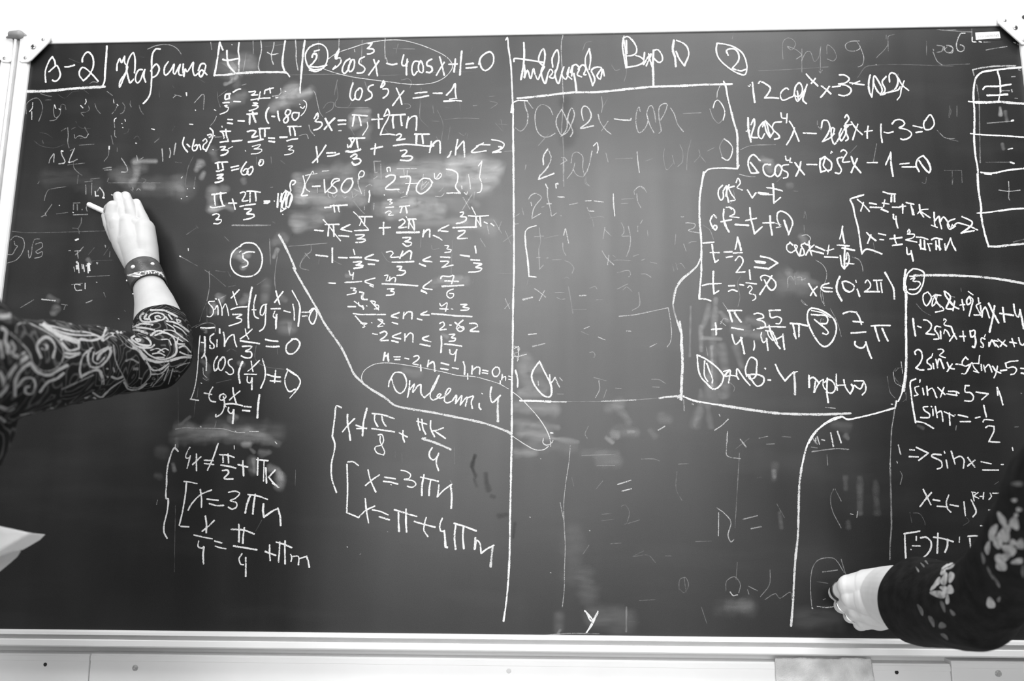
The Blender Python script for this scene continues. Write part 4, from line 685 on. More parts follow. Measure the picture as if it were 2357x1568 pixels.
w6 1315,890 1318,1010;w5 1320,1000 1320,930 1360,910 1420,970;1380,950 1365,1060;1370,1060 1420,960 1460,930;w5 1470,960 1510,930 1560,960 1580,1020 1550,1065 1490,1060;1460,930 1460,1000 1500,1050;w6 1500,920 1495,1050 1508,1160;w5.5 1590,880 1590,960 1600,1040;w5 1600,990 1680,985;w5.5 1665,935 1675,990 1700,1040 1730,1075;1730,1075 1760,1010 1740,980
w5 1770,945 1860,945;1770,990 1830,1025 1860,970;1860,945 1885,1000 1880,1050 1850,1085
#chalk frame under the answer line
w7 20,350 35,450 40,500;w8 42,500 35,600 45,700 48,800 40,900 35,1000 30,1130;w5a.8 0,1115 60,1095;w6 55,1100 150,1140 280,1165 400,1185;w8 400,1185 600,1215 800,1245 1000,1270 1250,1280 1500,1280 1730,1270
w5.5 1315,1568 1370,1480 1450,1390 1550,1325 1640,1300;w5.5 1645,1300 1700,1330 1800,1315 1950,1280 2170,1218;w6.5 2290,0 2288,200 2290,400 2290,600 2285,800 2270,950 2250,1060;w5 2250,1060 2230,1110 2210,1150;w4 2195,1145 2180,1220;w5 2195,1150 2180,1210
#faint half wiped marks under the answer line
w4a.7 505,1330 450,1385 370,1440;w3a.4 285,605 300,690;1460,330 1440,320 1430,350 1440,380;w3.5a.5 430,370 460,320 500,330 ;430,350 480,390;w2.5a.45 1450,60 1470,190;1240,130 1290,185;1530,220 1600,360 1640,500;a.6 2240,755 2255,870;2160,860 2180,960 2240,1000;a.35 2180,850 2210,820;2100,900 2130,1060 2180,1120;2290,1060 2290,1140;560,1050 570,1010 520,960;820,1520 900,1500;1060,1500 1130,1510;625,1525 650,1568;2170,1240 2150,1400 2140,1568;1430,50 1440,110;a.5 500,1450 500,1568;w4a.6 145,1178 155,1182;w3a.6 415,1280 425,1300;1480,1210 1580,1220
w4a.5 1530,1465 1560,1568;1605,1450 1640,1568;w3a.5 1400,1500 1420,1568;1350,1510 1380,1568
w16s.4 380,130 370,300 360,480;w16s.35 310,190 290,300 250,400;w12s.4 230,400 235,640;w14s.35 430,260 500,340;w12s.45 250,515 430,525;w24s.3 560,440 700,470 850,490;w28s.25 350,560 350,900 370,1150;w24s.25 440,600 480,900 460,1100;w20s.2 580,600 640,800;w20s.2 300,900 300,1200 330,1400;w16s.2 230,1050 220,1250 170,1380;w20s.25 700,330 820,360 900,400;w26s.2 560,360 700,420;w8s.5 340,600 345,1000;w6s.3 130,200 120,700
@2050 600 5.2273
#chalk equation cos 2x plus 9 sin x plus 4
w5 440,380 395,410 395,490 430,545 470,500 490,440 450,380;w4.5 490,440 545,405 510,470 500,550 540,510 560,410;525,420 560,500 600,560;w5 605,420 540,410;545,500 640,590 540,620;w5.5 645,370 665,430 740,520;650,370 690,395 720,440 700,500 670,575 740,585;770,490 750,600;w5 700,480 760,550 820,580;835,535 890,530;858,470 880,595
w5 945,435 915,480 925,530 965,500 950,435;945,430 990,470 970,560 945,665;w4 935,372 990,412;w5 1080,510 1030,540 1050,590 1075,650 1005,655;1055,450 1065,520;1080,540 1090,620 1085,660;1100,680 1110,600 1140,560 1190,690;w6.5 1180,515 1230,620 1300,750;1250,545 1230,680 1190,860;w6 1315,635 1480,660;1350,565 1370,740
w5.5 1480,525 1500,640 1535,680 1560,600;w6.5 1555,590 1580,700 1600,820
#chalk equation 1 minus 2 sin squared x plus 9 sin x plus 4
w6.5 270,700 280,800 298,905;w5 325,790 365,805;395,715 440,720 490,770 480,820 425,880;w5 425,880 530,890;600,800 550,790 530,830 570,890 580,940 520,948;w5 600,850 605,940;w4.5 640,720 640,700 670,720 640,770 730,795;640,880 650,830;650,830 680,850 710,910;w5.5 730,800 760,880 795,945;w5 770,880 710,970
w5 830,912 900,912;870,850 885,970;w6 955,845 970,920 1010,900 1010,840 960,850;1010,900 1025,970 1010,1045 985,1035;w5 1135,945 1095,930 1085,970 1115,1010 1110,1045 1085,1035;w4 1140,890 1130,915;w5 1185,985 1180,1035;1185,1030 1220,955 1260,1030;1230,960 1290,970;1210,960 1255,1000 1300,1045;w5 1290,945 1330,980 1395,1030;1375,960 1320,1030
w5 1435,980 1515,995;1460,940 1490,1035;1540,930 1560,1000 1590,1020 1605,1000
#chalk equation 2 sin squared x minus 9 sin x minus 5
w5.5 300,1130 290,1100 330,1070 370,1100 380,1170 350,1240 305,1290;305,1290 350,1315 400,1315;w5 490,1160 440,1200 440,1230 480,1260 490,1300 450,1310;510,1240 520,1300;w4 505,1120 500,1145;w4.5 570,1070 610,1065 640,1090 590,1140 660,1170;w5 545,1190 565,1290;560,1270 585,1180 640,1300;600,1190 640,1290;w5 680,1225 710,1290 765,1305;740,1245 680,1335
w5 785,1245 860,1255;900,1165 870,1200 860,1250 900,1270 950,1250 980,1230;930,1190 900,1160;970,1240 930,1310 900,1360 855,1360;w4.5 1060,1240 990,1240 1000,1280 1050,1340;1000,1330 1060,1350;1070,1145 1060,1240;w5 1090,1250 1095,1320;1120,1260 1140,1340;1140,1290 1180,1250 1220,1340;w5 1225,1270 1270,1330 1325,1355;1285,1270 1270,1350 1245,1410;w5.5 1325,1325 1395,1315
w5 1380,1235 1440,1215 1530,1205;w5 1385,1245 1400,1290 1480,1280 1515,1310 1490,1360 1445,1372;1565,1295 1605,1300;1570,1355 1605,1360
#faint scratches in the right hand section
w3a.5 125,1215 145,1350;w2.5a.3 130,1290 60,1300 30,1370 60,1430 150,1500;310,520 380,600 480,660;845,330 850,370;a.5 715,430 770,440
@2050 600 5.2273
#chalk frame left line of the right section
w7 183,110 165,220 175,330 190,420 185,600 182,800 188,1000 190,1200 185,1350 160,1568
@2040 860 3.41
#chalk lines sin x equals 5 and sin x equals minus one half
w5.5 230,42 190,65 195,160 210,270 230,385;230,375 300,390 370,430;w5 255,100 225,110 235,150 250,165 220,175;w4 265,50 262,70;w5 285,115 295,165;318,100 325,170;320,140 360,115 395,190;w5 405,110 460,165;452,110 425,185;w4.5 475,160 555,172;485,140 550,142 570,155;550,142 550,175
w5 625,95 650,95;620,95 620,145 660,150 685,185 670,215 615,215;w5 705,145 800,160;800,160 750,205;w5.5 870,110 875,170;870,110 895,170 915,245
w5 325,260 290,265 300,290 340,320 335,345 270,345;w5 365,280 368,330;w4 352,258 358,262;w5 385,260 400,345;400,310 430,295 445,375;w5 455,300 530,335;495,310 500,405;w3 538,324 542,326;w5 565,325 640,342;580,378 660,378;w5 700,350 735,340;765,250 785,340;w4.5 760,380 770,362 840,368
w5 780,425 800,412 845,415;845,415 845,450 805,535;805,535 890,540
#chalk line implies sin x equals
w5 185,598 220,602;180,652 250,655;235,580 330,625;330,625 255,682;w5 430,638 365,635 355,650 430,690 435,735 400,750;470,680 482,742;w4 455,612 460,625;w5 510,610 540,710;530,670 580,650 610,680 605,742;w5.5 640,660 695,735;695,680 640,725;w4.5 745,692 825,710;w5 758,757 880,758;w4 902,715 918,714;990,582 994,605
#chalk line x equals minus 1 to the power k plus 1
w5.5 290,910 320,970 350,1030;355,935 310,985 265,1045;w5 368,990 420,1000;400,1042 480,1048;490,955 472,1010 480,1060 508,1088;500,1030 565,1042;610,1008 620,1115;665,990 690,1040 705,1090 680,1125;w4 675,930 690,1000;670,930 700,935;w4 720,935 690,960 725,980;735,965 765,965;765,935 760,985;w4.5 815,940 825,965 805,990;w4 835,940 905,940;870,940 905,942 900,1010;w5 805,1072 880,1070
#chalk bracketed interval minus 2 pi to pi
w5.5 262,1238 140,1258;145,1260 148,1350 155,1475;w5 150,1475 300,1455 400,1468;w5.5 270,1290 310,1285 350,1320 350,1370 320,1420 275,1455;w5 235,1280 235,1310;w4.5 205,1352 265,1355;w3 193,1380 195,1384;w5.5 370,1285 440,1295 525,1320;405,1255 400,1410;480,1300 480,1350 460,1405;w4.5 575,1285 573,1325;w5 640,1278 710,1275 795,1300;655,1295 665,1400;700,1360 702,1385;w4.5 740,1195 780,1200 820,1220
#faint dotted line beside the right section
w3a.55 75,220 60,330 40,450 35,600 28,750;w5a.5 75,215 70,270;w5a.45 30,700 35,900 38,1050 40,1200 30,1350 28,1460;w4a.6 0,285 75,265;w4a.7 40,240 50,242;95,560 110,630;w3a.4 85,695 88,705;110,770 125,800 110,870;w2.5a.3 60,20 100,80 140,120;150,150 155,200 130,220;185,1090 200,1170;210,1095 260,1100 300,1160 305,1190;630,1130 650,1160 600,1195;w3a.4 1005,420 1040,418;550,410 545,445;w4a.4 1058,155 1062,157;w3a.3 880,850 850,870
w10s.15 250,410 290,430
@1180 380 4.9
#faint half wiped equation and bracket in the empty middle section
w4a.8 405,10 360,70 310,120;w4.5a.85 295,165 380,130 465,95;w3.5a.8 310,110 290,160
w3.5a.6 370,215 390,270 395,360 430,520 440,575 495,540;w4a.8 490,260 490,210 510,205;w3a.4 150,0 140,50;w4a.8 510,360 580,362;w3.5a.6 180,385 210,340 260,320 325,365 270,440 235,500 215,600;215,605 315,548;205,420 215,460;w4a.7 385,437 435,437;w3a.5 330,475 365,465;640,448 735,428;w3.5a.7 820,405 885,402;920,405 1020,418;870,520 915,522;w4a.75 1135,325 1138,430 1152,575
w3a.5 105,485 125,560;30,580 75,550;30,665 65,662;1375,330 1370,290 1440,240 1480,260 1510,310;1400,325 1410,410 1445,480;540,570 548,572;840,480 855,520;w2.5a.35 870,600 980,580 1030,590;900,610 915,690;1230,385 1365,378;1225,435 1300,432;810,160 820,210 860,235
w4a.85 265,685 180,710 145,750 140,800;w5a.95 140,800 150,930 170,1080 185,1255;w4a.9 185,1255 265,1265;w3a.45 300,710 315,870 295,950 305,1170;245,810 350,802;270,1045 310,1045;385,1050 405,1048;305,1175 345,1130;a.3 360,825 520,790;450,1070 560,1065
w4a.7 575,790 595,720;w3.5a.65 600,725 615,800 632,880;w3a.45 565,880 570,960 600,1020;590,1080 640,1100 690,1160 670,1220;1040,705 1020,830;1040,730 1110,800;1225,650 1250,700 1255,760 1230,800 1330,800;w3a.5 1305,690 1330,830 1315,950 1285,1030;1465,620 1440,660;1410,690 1410,750;w2.5a.4 1520,740 1525,800;w3.5a.55 1010,970 1060,1050 1140,1125;1085,1020 1070,1125;w3a.4 1140,1080 1180,1072 1330,1080;1455,1075 1490,1062;1550,1095 1630,1112;1180,1215 1310,1190 1330,1240 1310,1260;1450,1230 1500,1230 1560,1265;1130,1020 1160,1040;1360,1030 1420,1010;w2.5a.4 1800,1120 1820,1200;1840,1110 1860,1180;1860,1120 1900,1110 1945,1170;1930,890 1955,970;1840,780 1830,900;a.25 860,540 900,620;160,1350 180,1280;580,1280 610,1265 635,1280
w3.5a.6 248,1395 300,1430 370,1490;360,1415 300,1530;w6a.8 120,1518 220,1492;w3a.4 500,1495 540,1515 590,1510;480,1440 580,1440;w4a.6 755,1475 825,1470;w2.5a.35 630,1380 660,1530;1245,1410 1285,1375 1345,1425;940,1520 1010,1520;w3a.5 1900,585 1930,585;w3a.35 1300,1340 1180,1400;870,1390 930,1370 950,1400
w5a.85 2115,1060 2080,1140 2000,1220 1920,1290 1850,1380 1830,1460 1810,1560
@1140 660 3.92
#chalk loop tail and lower left line of the middle section
w3a.85 150,945 220,1000 300,1080 380,1170 430,1240 470,1310 495,1380 500,1440;480,1440 440,1470 380,1475 330,1460 200,1380 100,1310 0,1268;w4a.8 435,1370 430,1410 460,1430 500,1420 520,1390;w5 500,1320 520,1322;w6.5 225,1030 350,1032 500,1038;w4.5a.75 500,1038 640,1040;w2.5a.4 640,1038 960,1035;w5a.65 960,1035 1100,1030 1270,1022;w3a.4 1270,1022 1480,1005;w6a.9 1480,1005 1560,995 1680,985
w5a.6 1635,0 1610,80 1605,180 1640,310;w6a.85 1640,310 1680,430 ;w7.5 1680,430 1685,560 1690,700 1685,850 1680,1020;w4a.5 1700,1020 1705,1120
#chalk letters cut off in the lower middle section
w5.5 400,675 345,750 328,810 350,880 400,950 440,985 490,995 508,960 500,880 460,800 430,740 400,675;w4.5 490,795 500,870 540,820;w4a.8 540,820 560,870 580,905;w3.5a.6 580,820 605,850;w3a.7 385,850 390,890;w4a.8 175,630 210,630 280,610;w3.5a.8 205,560 210,620 200,670;165,560 210,540
w3a.6 1115,268 1250,255 1400,225 1560,190;1560,190 1580,300 1590,420 1580,500 1550,545;w4a.8 300,432 370,425;w4.5a.6 335,540 400,525 450,512;w3a.4 1295,50 1300,170 1235,215;w2.5a.35 700,205 820,205;760,85 820,80;775,405 840,435;930,460 985,478;w3a.6 930,455 990,480;800,380 850,360;1185,400 1225,402;1395,545 1460,512;w3a.4 850,595 885,590 900,620 890,640;w3.5a.6 935,850 940,930 905,1000;w3a.4 1005,930 975,1010;890,820 1000,850;1085,915 1135,920;1410,835 1480,840 1535,875;1420,905 1480,908;560,970 615,970;w4a.7 1470,1295 1530,1260;w3a.4 840,1260 810,1330 830,1370;660,0 700,240;w3a.5 85,200 130,150;90,110 130,200
#wiped smudges in the lower middle section
w30s.3 240,720 260,820 320,880;w30s.3 270,640 320,720 400,740;w24s.4 230,960 330,960 430,960;w36s.4 200,1080 350,1090 540,1110;w40s.45 240,1310 330,1330 460,1330;w24s.4 190,1500 350,1500;w20s.3 160,1220 400,1250 560,1270;w14s.4 520,1370 620,1385 740,1400;w40s.15 300,1440 500,1440 700,1440;w30s.2 400,860 460,900;w24s.25 1090,1080 1150,1140 1200,1220;w36s.25 1030,1100 1120,1060;w30s.25 1060,1330 1140,1300 1260,1320;w20s.5 1060,1330 1100,1340;w10s.5 1000,1360 1060,1410;w10s.4 1200,1310 1250,1310;w30s.2 1500,1180 1560,1200;w20s.15 1400,1300 1440,1350;w26s.2 1800,1250 1840,1120;w24s.15 800,1500 1090,1510
@1160 960 3.015
#faint half wiped marks at the bottom middle
w2.5a.6 460,200 450,320 430,450 415,600 418,750 425,900 420,1050 418,1200 405,1320;390,595 415,720;w4a.7 790,468 880,440;w3.5a.75 820,515 885,498;w2.5a.35 815,620 840,610 870,660 850,740 835,745;860,740 940,715;680,675 745,670;680,720 760,710;w3.5a.6 1490,665 1488,825;1480,632 1530,670 1575,730 1555,820 1575,868 1595,850;w4a.5 1660,710 1760,685;1715,775 1785,762;w3.5a.55 1550,110 1545,200 1550,270 1640,290;w4a.6 1640,155 1680,208;w3a.3 1610,220 1700,150;w3a.4 1540,1210 1545,1140 1600,1110 1640,1160 1630,1220;w4a.7 1570,1215 1590,1240 1620,1235;w2.5a.35 1620,1010 1610,1130;1215,1200 1220,1130 1260,1115 1280,1170 1250,1220 1215,1190;1250,1120 1265,1220;w3a.4 645,338 770,338;w2.5a.4 540,268 775,260;955,292 1040,292 1080,305;1210,328 1280,325;w2.5a.3 1200,380 1195,500 1235,580;470,420 485,480;740,880 815,875;900,970 1000,960 1050,1010;640,500 685,445;550,950 590,890;890,970 970,930;1330,865 1440,862;1120,965 1160,965;940,1275 1050,1268;1370,1320 1410,1440;870,1420 940,1425;w3a.4 1690,1200 1700,1230;w5s.4 850,1320 848,1490
w5 560,1345 590,1375 620,1415;650,1360 620,1415 575,1495
w3a.5 250,1518 450,1503 660,1505;w2.5a.35 0,1512 200,1510;w8s.6 372,1505 390,1480;w28s.18 385,1380 380,1480;w50s.15 560,1090 590,1250;w60s.18 620,1380 850,1420;w60s.1 480,800 480,1100;w40s.2 660,290 780,310;w30s.15 1560,1310 1700,1310;w3a.6 254,290 258,292;593,788 597,790;322,1080 326,1083;178,695 182,697
@1640 940 2.9043
#chalk long curved divider at the lower right
w6 870,55 780,90 700,145 650,210 620,290 595,400;w7 595,400 580,520 575,700 570,860 555,1000 545,1150 538,1300 525,1455
#faint half wiped marks at the lower right
w4a.5 665,290 740,280 830,270 910,275;670,200 700,240;w4a.7 700,190 715,240;690,200 690,220;730,210 750,215;w5a.8 790,165 808,255;835,155 860,230;w3a.4 660,260 700,265;765,310 770,380;w3.5a.5 735,1095 835,1082;w3a.45 665,1340 655,1200 665,1080 700,1020 760,1000 820,1010 880,1100;w4a.7 665,1335 672,1340;700,1325 760,1332 820,1325;w3a.4 860,1010 890,1110;810,540 790,590 800,680 860,800;820,540 860,620;w3a.6 965,730 970,690;920,705 940,710;w3a.4 310,200 370,188;465,190 525,193;360,240 415,238;385,1080 380,1180 320,1260;240,1190 300,1220;350,1280 420,1240 450,1270 520,1230 530,1280;w2.5a.3 430,640 480,730;300,465 330,460;w3a.35 180,300 150,800;w3a.4 740,1280 755,1275;w3a.7 1240,245 1260,310;w3a.6 1232,355 1236,365;w3a.3 700,1160 770,1170
w30s.15 820,110 900,130;w12s.3 890,180 905,200;w22s.13 420,380 410,470;w18s.15 985,470 985,700;w14s.12 890,460 890,540;w20s.1 1090,500 1100,700;w12s.15 450,700 460,800;w14s.12 905,760 910,800;w50s.1 60,1330 250,1330;w60s.1 600,1400 850,1400;w12s.3 410,420 415,460
@2157 0 3.735
#chalk table of marks in the upper right corner
w6 720,580 600,590 480,605 390,620 340,660 320,720 312,820 320,950 320,1100 318,1200 330,1340 348,1450 352,1568;w5a.6 675,565 500,570 400,580 305,600;w4a.6 305,600 318,650;w6 520,615 540,690 545,790;w4.5a.8 545,780 530,860;w5.5 395,768 415,745 520,742 635,725;w6 430,820 520,818 605,812
w4 270,872 330,880;w8 330,880 450,880 540,875;w8a.9 540,875 640,885 747,892;w4.5 288,1148 330,1155;w5 330,1155 450,1162 600,1170 747,1180;w5 375,1482 450,1490 510,1485;w6 510,1485 600,1465 747,1448
w6a.8 640,1040 655,1035;w4a.4 430,1060 520,1052 640,1042;w4a.8 610,1285 650,1275;w6a.8 630,1395 660,1405;w3a.3 420,1395 620,1395;w10s.7 542,930 545,990;w10s.25 585,960 600,1040;w10s.3 560,1240 570,1280;w4a.4 340,730 360,860 365,1100 370,1400;w4a.5 640,660 670,658;700,600 715,605;560,780 620,780;640,770 645,790;670,845 690,845;w4a.8 302,320 305,358 335,362;360,358 380,362;a.4 400,362 460,362
w4a.6 200,290 180,330 165,390 175,430 200,445 230,430 230,400 200,385;w4a.7 210,285 240,285;w3a.5 420,430 500,415 600,400;w3.5a.5 60,400 70,440 110,455 135,420 120,395 80,390;a.4 0,390 50,400 40,440 0,450;w3a.4 0,255 200,270 300,275;w3a.25 0,560 280,550;w4a.7 660,365 675,370;690,380 700,385;w2.5a.3 110,910 100,1000;170,910 170,1000;0,1120 60,1180 180,1215;60,1465 210,1465;130,1465 130,1568;210,1465 215,1568;w5s.3 300,250 302,340
@0 280 4.611
#faint half wiped equations around the left hand
w4a.7 650,315 655,350 690,420 680,440 625,450;790,285 740,400 735,430;w3.5a.6 735,435 780,420 820,400;w5a.8 655,313 665,316;730,430 738,433;w3a.6 570,340 530,400 520,440;575,345 570,430;w5a.9 1160,265 1158,290;w3a.5 1155,300 1150,360 1105,420;w3.5a.6 1290,390 1340,470 1355,520 1340,535 1290,535;w4a.5 1095,500 1140,490 1180,485;1110,515 1180,510;w4a.6 1720,290 1725,350 1728,420;1800,285 1810,330 1800,380;1865,230 1845,350;w3a.5 1490,400 1520,380;1450,360 1460,410
w2.5a.4 780,430 785,490 830,540 870,570;830,570 820,660;720,460 900,440;480,790 510,730 570,710 700,690;470,840 480,790;900,640 980,630;w3.5a.5 910,670 912,770;w3a.4 975,650 970,780;w4a.8 1015,790 1045,788;1015,790 1010,740;w4a.75 1060,700 1100,760 1100,810;w3a.5 1060,700 1030,740;w6a.9 1092,805 1105,810;w2.5a.35 840,250 1000,240;650,100 700,70;760,80 800,60;1140,640 1150,600;1150,650 1700,650;600,980 720,965;w3.5a.5 780,990 930,985;w3.5a.4 780,865 850,862;780,880 780,935;820,880 822,940;870,930 872,938;w3a.5 925,950 915,910 940,870
w3a.45 480,980 550,880;480,970 490,1000;440,1010 480,990;w3a.4 840,1190 830,1140 770,1130;825,1140 860,1080 865,1020;w5.5a.9 800,1258 830,1248;w3.5a.5 885,1330 830,1390 800,1415;820,1370 830,1450;w3a.5 1115,1310 1122,1330;190,1220 240,1240 260,1310 230,1400 170,1470 80,1500;110,1260 150,1220 190,1215;150,1270 160,1310 185,1320 160,1360 130,1410 85,1410;300,1370 310,1450 330,1420 345,1310 370,1250 420,1245;380,1300 440,1285 450,1330 380,1380 400,1400 450,1380 440,1430 370,1450
w6a.9 815,1490 820,1500;w7 818,1530 820,1560;w4a.7 870,1515 875,1560;w6 945,1505 945,1560;w4.5a.9 925,1510 960,1515;w4a.6 1028,1498 1036,1502;w10s.4 930,1460 960,1500;w2.5a.3 130,1165 300,1180 1120,1160;980,1480 1200,1470;1100,1420 1160,1330;940,1410 1000,1340;460,230 450,200;960,610 1060,600;1390,720 1410,740;w3a.5 1410,700 1412,725;1450,730 1470,710 1490,730
w4a.8 1440,228 1448,230;1185,775 1192,780;w3a.8 628,888 633,891;772,963 780,967;w2.5a.3 1640,220 1690,180;w3a.3 400,660 420,630;1180,150 1200,240;1500,600 1550,620 1520,650;900,60 940,140;850,180 920,165
w22s.4 1440,420 1450,560 1400,660;w14s.5 1430,430 1530,420 1650,420;w40s.2 1290,580 1400,550 1500,480;w30s.15 1200,560 1300,600;w50s.14 1400,690 1600,690 1900,700;w20s.25 1540,680 1620,690;w50s.08 500,600 800,600 1000,700
@200 420 4.611
w6 10,870 30,865;w6 22,880 28,935;w5a.8 105,855 112,862;w4a.5 195,670 200,690;w3a.4 245,730 240,790;w2.5a.4 0,1000 240,990;w3a.7 100,1058 108,1062;w3a.4 180,1170 200,1220;0,1280 50,1260;400,1360 410,1370
@0 680 4.9
w5a.7 470,45 620,60;w20s.3 560,20 640,60;w20s.35 640,140 600,200;w3a.6 970,85 1040,55;w3a.4 740,110 720,160;690,100 760,110;230,140 380,50;w3a.7 1335,262 1345,268
@0 0 1
w3a.6 172,578 186,577;158,577 162,577;170,615 172,625;w4a.9 180,605 182,628;192,610 194,625;198,612 206,612;202,612 203,628;w3.5a.8 185,656 172,655 175,668 188,668;196,652 196,665;w2.5a.5 165,655 190,652"""
M_chalk = chalk_mat('chalk', 'c', .74); M_smear = chalk_mat('wiped_chalk', 's', .75); M_damp = chalk_mat('damp_patch', 'k', .008)
EXTRA = """@740 920 3.92
#dark damp fingerprints beside the middle divider
w16k.6 1385,510 1360,600 1390,690;w13k.45 1380,720 1400,780;w15k.7 1480,670 1485,740 1510,820;w12k.35 1530,870 1560,880;w20k.3 1600,1050 1670,1040;w14k.35 1745,1120 1730,1240
@680 80 4.714
w10k.4 600,1110 620,1130
"""
groups = {}
for g, pts, wd, cov, kd in parse(STROKES+'\n'+EXTRA):
    groups.setdefault((g, kd), []).append((pts, wd, cov))
NSTK = 0
for (g, kd), lst in groups.items():
    rb = Ribbons()
    for pts, wd, cov in lst:
        NSTK += 1
        lift = {'s': .0003, 'k': .0002, 'c': .00055}[kd] + (NSTK % 97)*1.5e-6
        wh = lambda x, y, Y=-lift: at(x, y, Y)
        if kd == 's': wd *= 1.15
        if kd == 'c':
            wd *= .81
            if wd > 5.3: cov *= .86
        for path in smooth_path(pts, 3.2 if kd == 'c' else 8): rb.add(path, wd, cov, wh, .14 if kd == 'c' else .3)
    low = g.lower()
    if kd == 'k': nm = 'damp_patch'
    elif kd == 's': nm = 'wiped_chalk'
    elif low.startswith('faint') or 'smudge' in low: nm = 'faint_chalk'
    elif 'divider' in low or 'frame' in low or low.startswith('chalk line '): nm = 'chalk_line'
    else: nm = 'chalk_writing'
    o = rb.build(nm, {'c': M_chalk, 's': M_smear, 'k': M_damp}[kd], board)
    if kd == 'c': o['label'] = ' '.join(g.split()[:16])
    o['kind'] = 'stuff'
adopt(board)

# --------------------------------------------------------------- hinge and left wing board
hinge = root('hinge_strip', tuple(at(41, 300, 0)), 'grey metal hinge strip with cap between the two boards', 'hinge')
bm = bmesh.new()
xh = XL-.0235
prism(bm, [Vector((xh-.0125, -.002, ZB-.03)), Vector((xh-.0115, -.010, ZB-.03)), Vector((xh-.007, -.0135, ZB-.03)), Vector((xh-.003, -.0115, ZB-.03)), Vector((xh, -.004, ZB-.03)), Vector((xh, .02, ZB-.03)), Vector((xh-.0125, .02, ZB-.03))], Vector((0, 0, 0)), Vector((0, 0, ZT-ZB+.046)))
M_hinge = mat('satin_aluminium', .55, .35, .5, metal=.5, noise_scale=30, noise_amt=.1)
obj('hinge_tube', bm, M_hinge, hinge)
bm = bmesh.new()
capsule(bm, at(28, 80, -.014), at(45, 80, -.014), .0085, .010); capsule(bm, at(45, 79, -.012), at(60, 83, -.008), .009, .0038)
capsule(bm, at(16, 86, -.014), at(30, 82, -.014), .002, .006)
obj('hinge_cap', bm, M_rubber, hinge, True)
adopt(hinge)
wing = root('side_chalkboard', (XL-.3, 0, ZB), 'folding side chalkboard at the left edge in a white frame', 'chalkboard')
xw = XL-.0235-.0125
bm = bmesh.new(); box(bm, xw-.62, xw-.022, 0, .014, ZB-.004, ZT+.004); obj('writing_surface', bm, M_board, wing)
frame_bar('frame_bar', (xw-.023, 0, ZB-.024), (xw-.023, 0, ZT+.023), (1, 0, 0), P_slim, wing)
frame_bar('frame_bar', (xw-.62, 0, ZT), (xw-.02, 0, ZT), (0, 0, 1), P_top, wing)
frame_bar('frame_bar', (xw-.62, 0, ZB), (xw-.0, 0, ZB), (0, 0, -1), P_foot, wing)
bracket([(-70, 82), (27, 84), (29, 92), (28, 141), (18, 144), (6, 143), (0, 138), (-60, 96)], [(10, 134, .0038), (-40, 92, .0038)], wing)
adopt(wing)

# --------------------------------------------------------------- panels below the board
YP = .010
def panel(n, pxa, pxb, ya, yb, lab):
    a = at(pxa, ya, YP); b = at(pxb, yb, YP)
    t = root('wall_panel', (a.x/2+b.x/2, YP, 0), lab, 'panel', 'white panels under the chalkboard')
    bm = bmesh.new(); z = (a.z+b.z)/2
    box(bm, a.x+.0006, b.x-.0006, YP, .034, z-.75, z); bevel(bm, .0018, 2); obj('panel_sheet', bm, M_panel, t)
    bm = bmesh.new(); box(bm, a.x+.0006, b.x-.0006, YP-.0012, YP+.001, z-.013, z-.0035); bevel(bm, .0005, 1); obj('edge_lip', bm, M_panel, t)
    return t
pl = panel(1, -420, 208, 1500, 1504.5, 'white panel under the left end of the board with a dark screw hole')
pm = panel(2, 208.5, 2187, 1511.5, 1522, 'long white middle panel under the board with two faint screws')
pr = panel(3, 2188, 2700, 1524, 1524, 'white panel under the right end of the board behind the floral sleeve')
def hole(px, py, r, parent, m):
    p = at(px, py, YP-.0002); bm = bmesh.new(); capsule(bm, p, p, r, r, 16)
    for v in bm.verts: v.co.y = p.y+(v.co.y-p.y)*.15
    return obj('screw_hole' if m is M_recess_shade else 'screw', bm, m, parent, True)
M_scr = mat('painted_screw', .5, .5, .4, noise_scale=300, noise_amt=.4)
hole(104, 1530, .0036, pl, M_recess_shade); hole(311, 1538, .0058, pm, M_scr); cross_slot(at(311, 1537, YP+.0015), .004, pm)
hole(1171, 1545, .0045, pm, mat('white_painted_screw', .66, .5, .3)); hole(2064, 1548, .0036, pm, M_recess_shade); hole(2298, 1551, .0062, pr, M_scr)
for t in (pl, pm, pr): adopt(t)

# --------------------------------------------------------------- rag hanging over the panel
M_rag = mat('worn_white_cloth', .66, .95, .1, noise_scale=28, noise_amt=.22, bump=.8, bump_scale=500)
bm = bmesh.new(); NX, NZ = 60, 50
grid = []
for j in range(NZ+1):
    row = []
    for i in range(NX+1):
        u, v = i/NX, j/NZ
        xl = 1784+6*v+2*noise.noise(Vector((0, v*8, 1))); xr = 2004+34*v+3*noise.noise(Vector((0, v*6, 4)))
        y = 1514.5+1.8*noise.noise(Vector((u*9, 0, 2)))+1.2*noise.noise(Vector((u*25, 0, 2)))+(5 if u > .48 and u < .7 else 0)*.3+v*190
        yy = YP-.0045-.003*noise.noise(Vector((u*3, v*3, 5)))-.0015*noise.noise(Vector((u*11, v*9, 7)))
        if v < .04: yy += .003*(1-v/.04)
        row.append(bm.verts.new(at(xl+(xr-xl)*u, y, yy)))
    grid.append(row)
for j in range(NZ):
    for i in range(NX): bm.faces.new((grid[j][i], grid[j][i+1], grid[j+1][i+1], grid[j+1][i]))
rag = obj('cleaning_rag', bm, M_rag, None, True)
sm = rag.modifiers.new('thick', 'SOLIDIFY'); sm.thickness = .0016
tag(rag, 'crumpled off-white cleaning rag hanging on the middle panel below the right hand', 'rag')

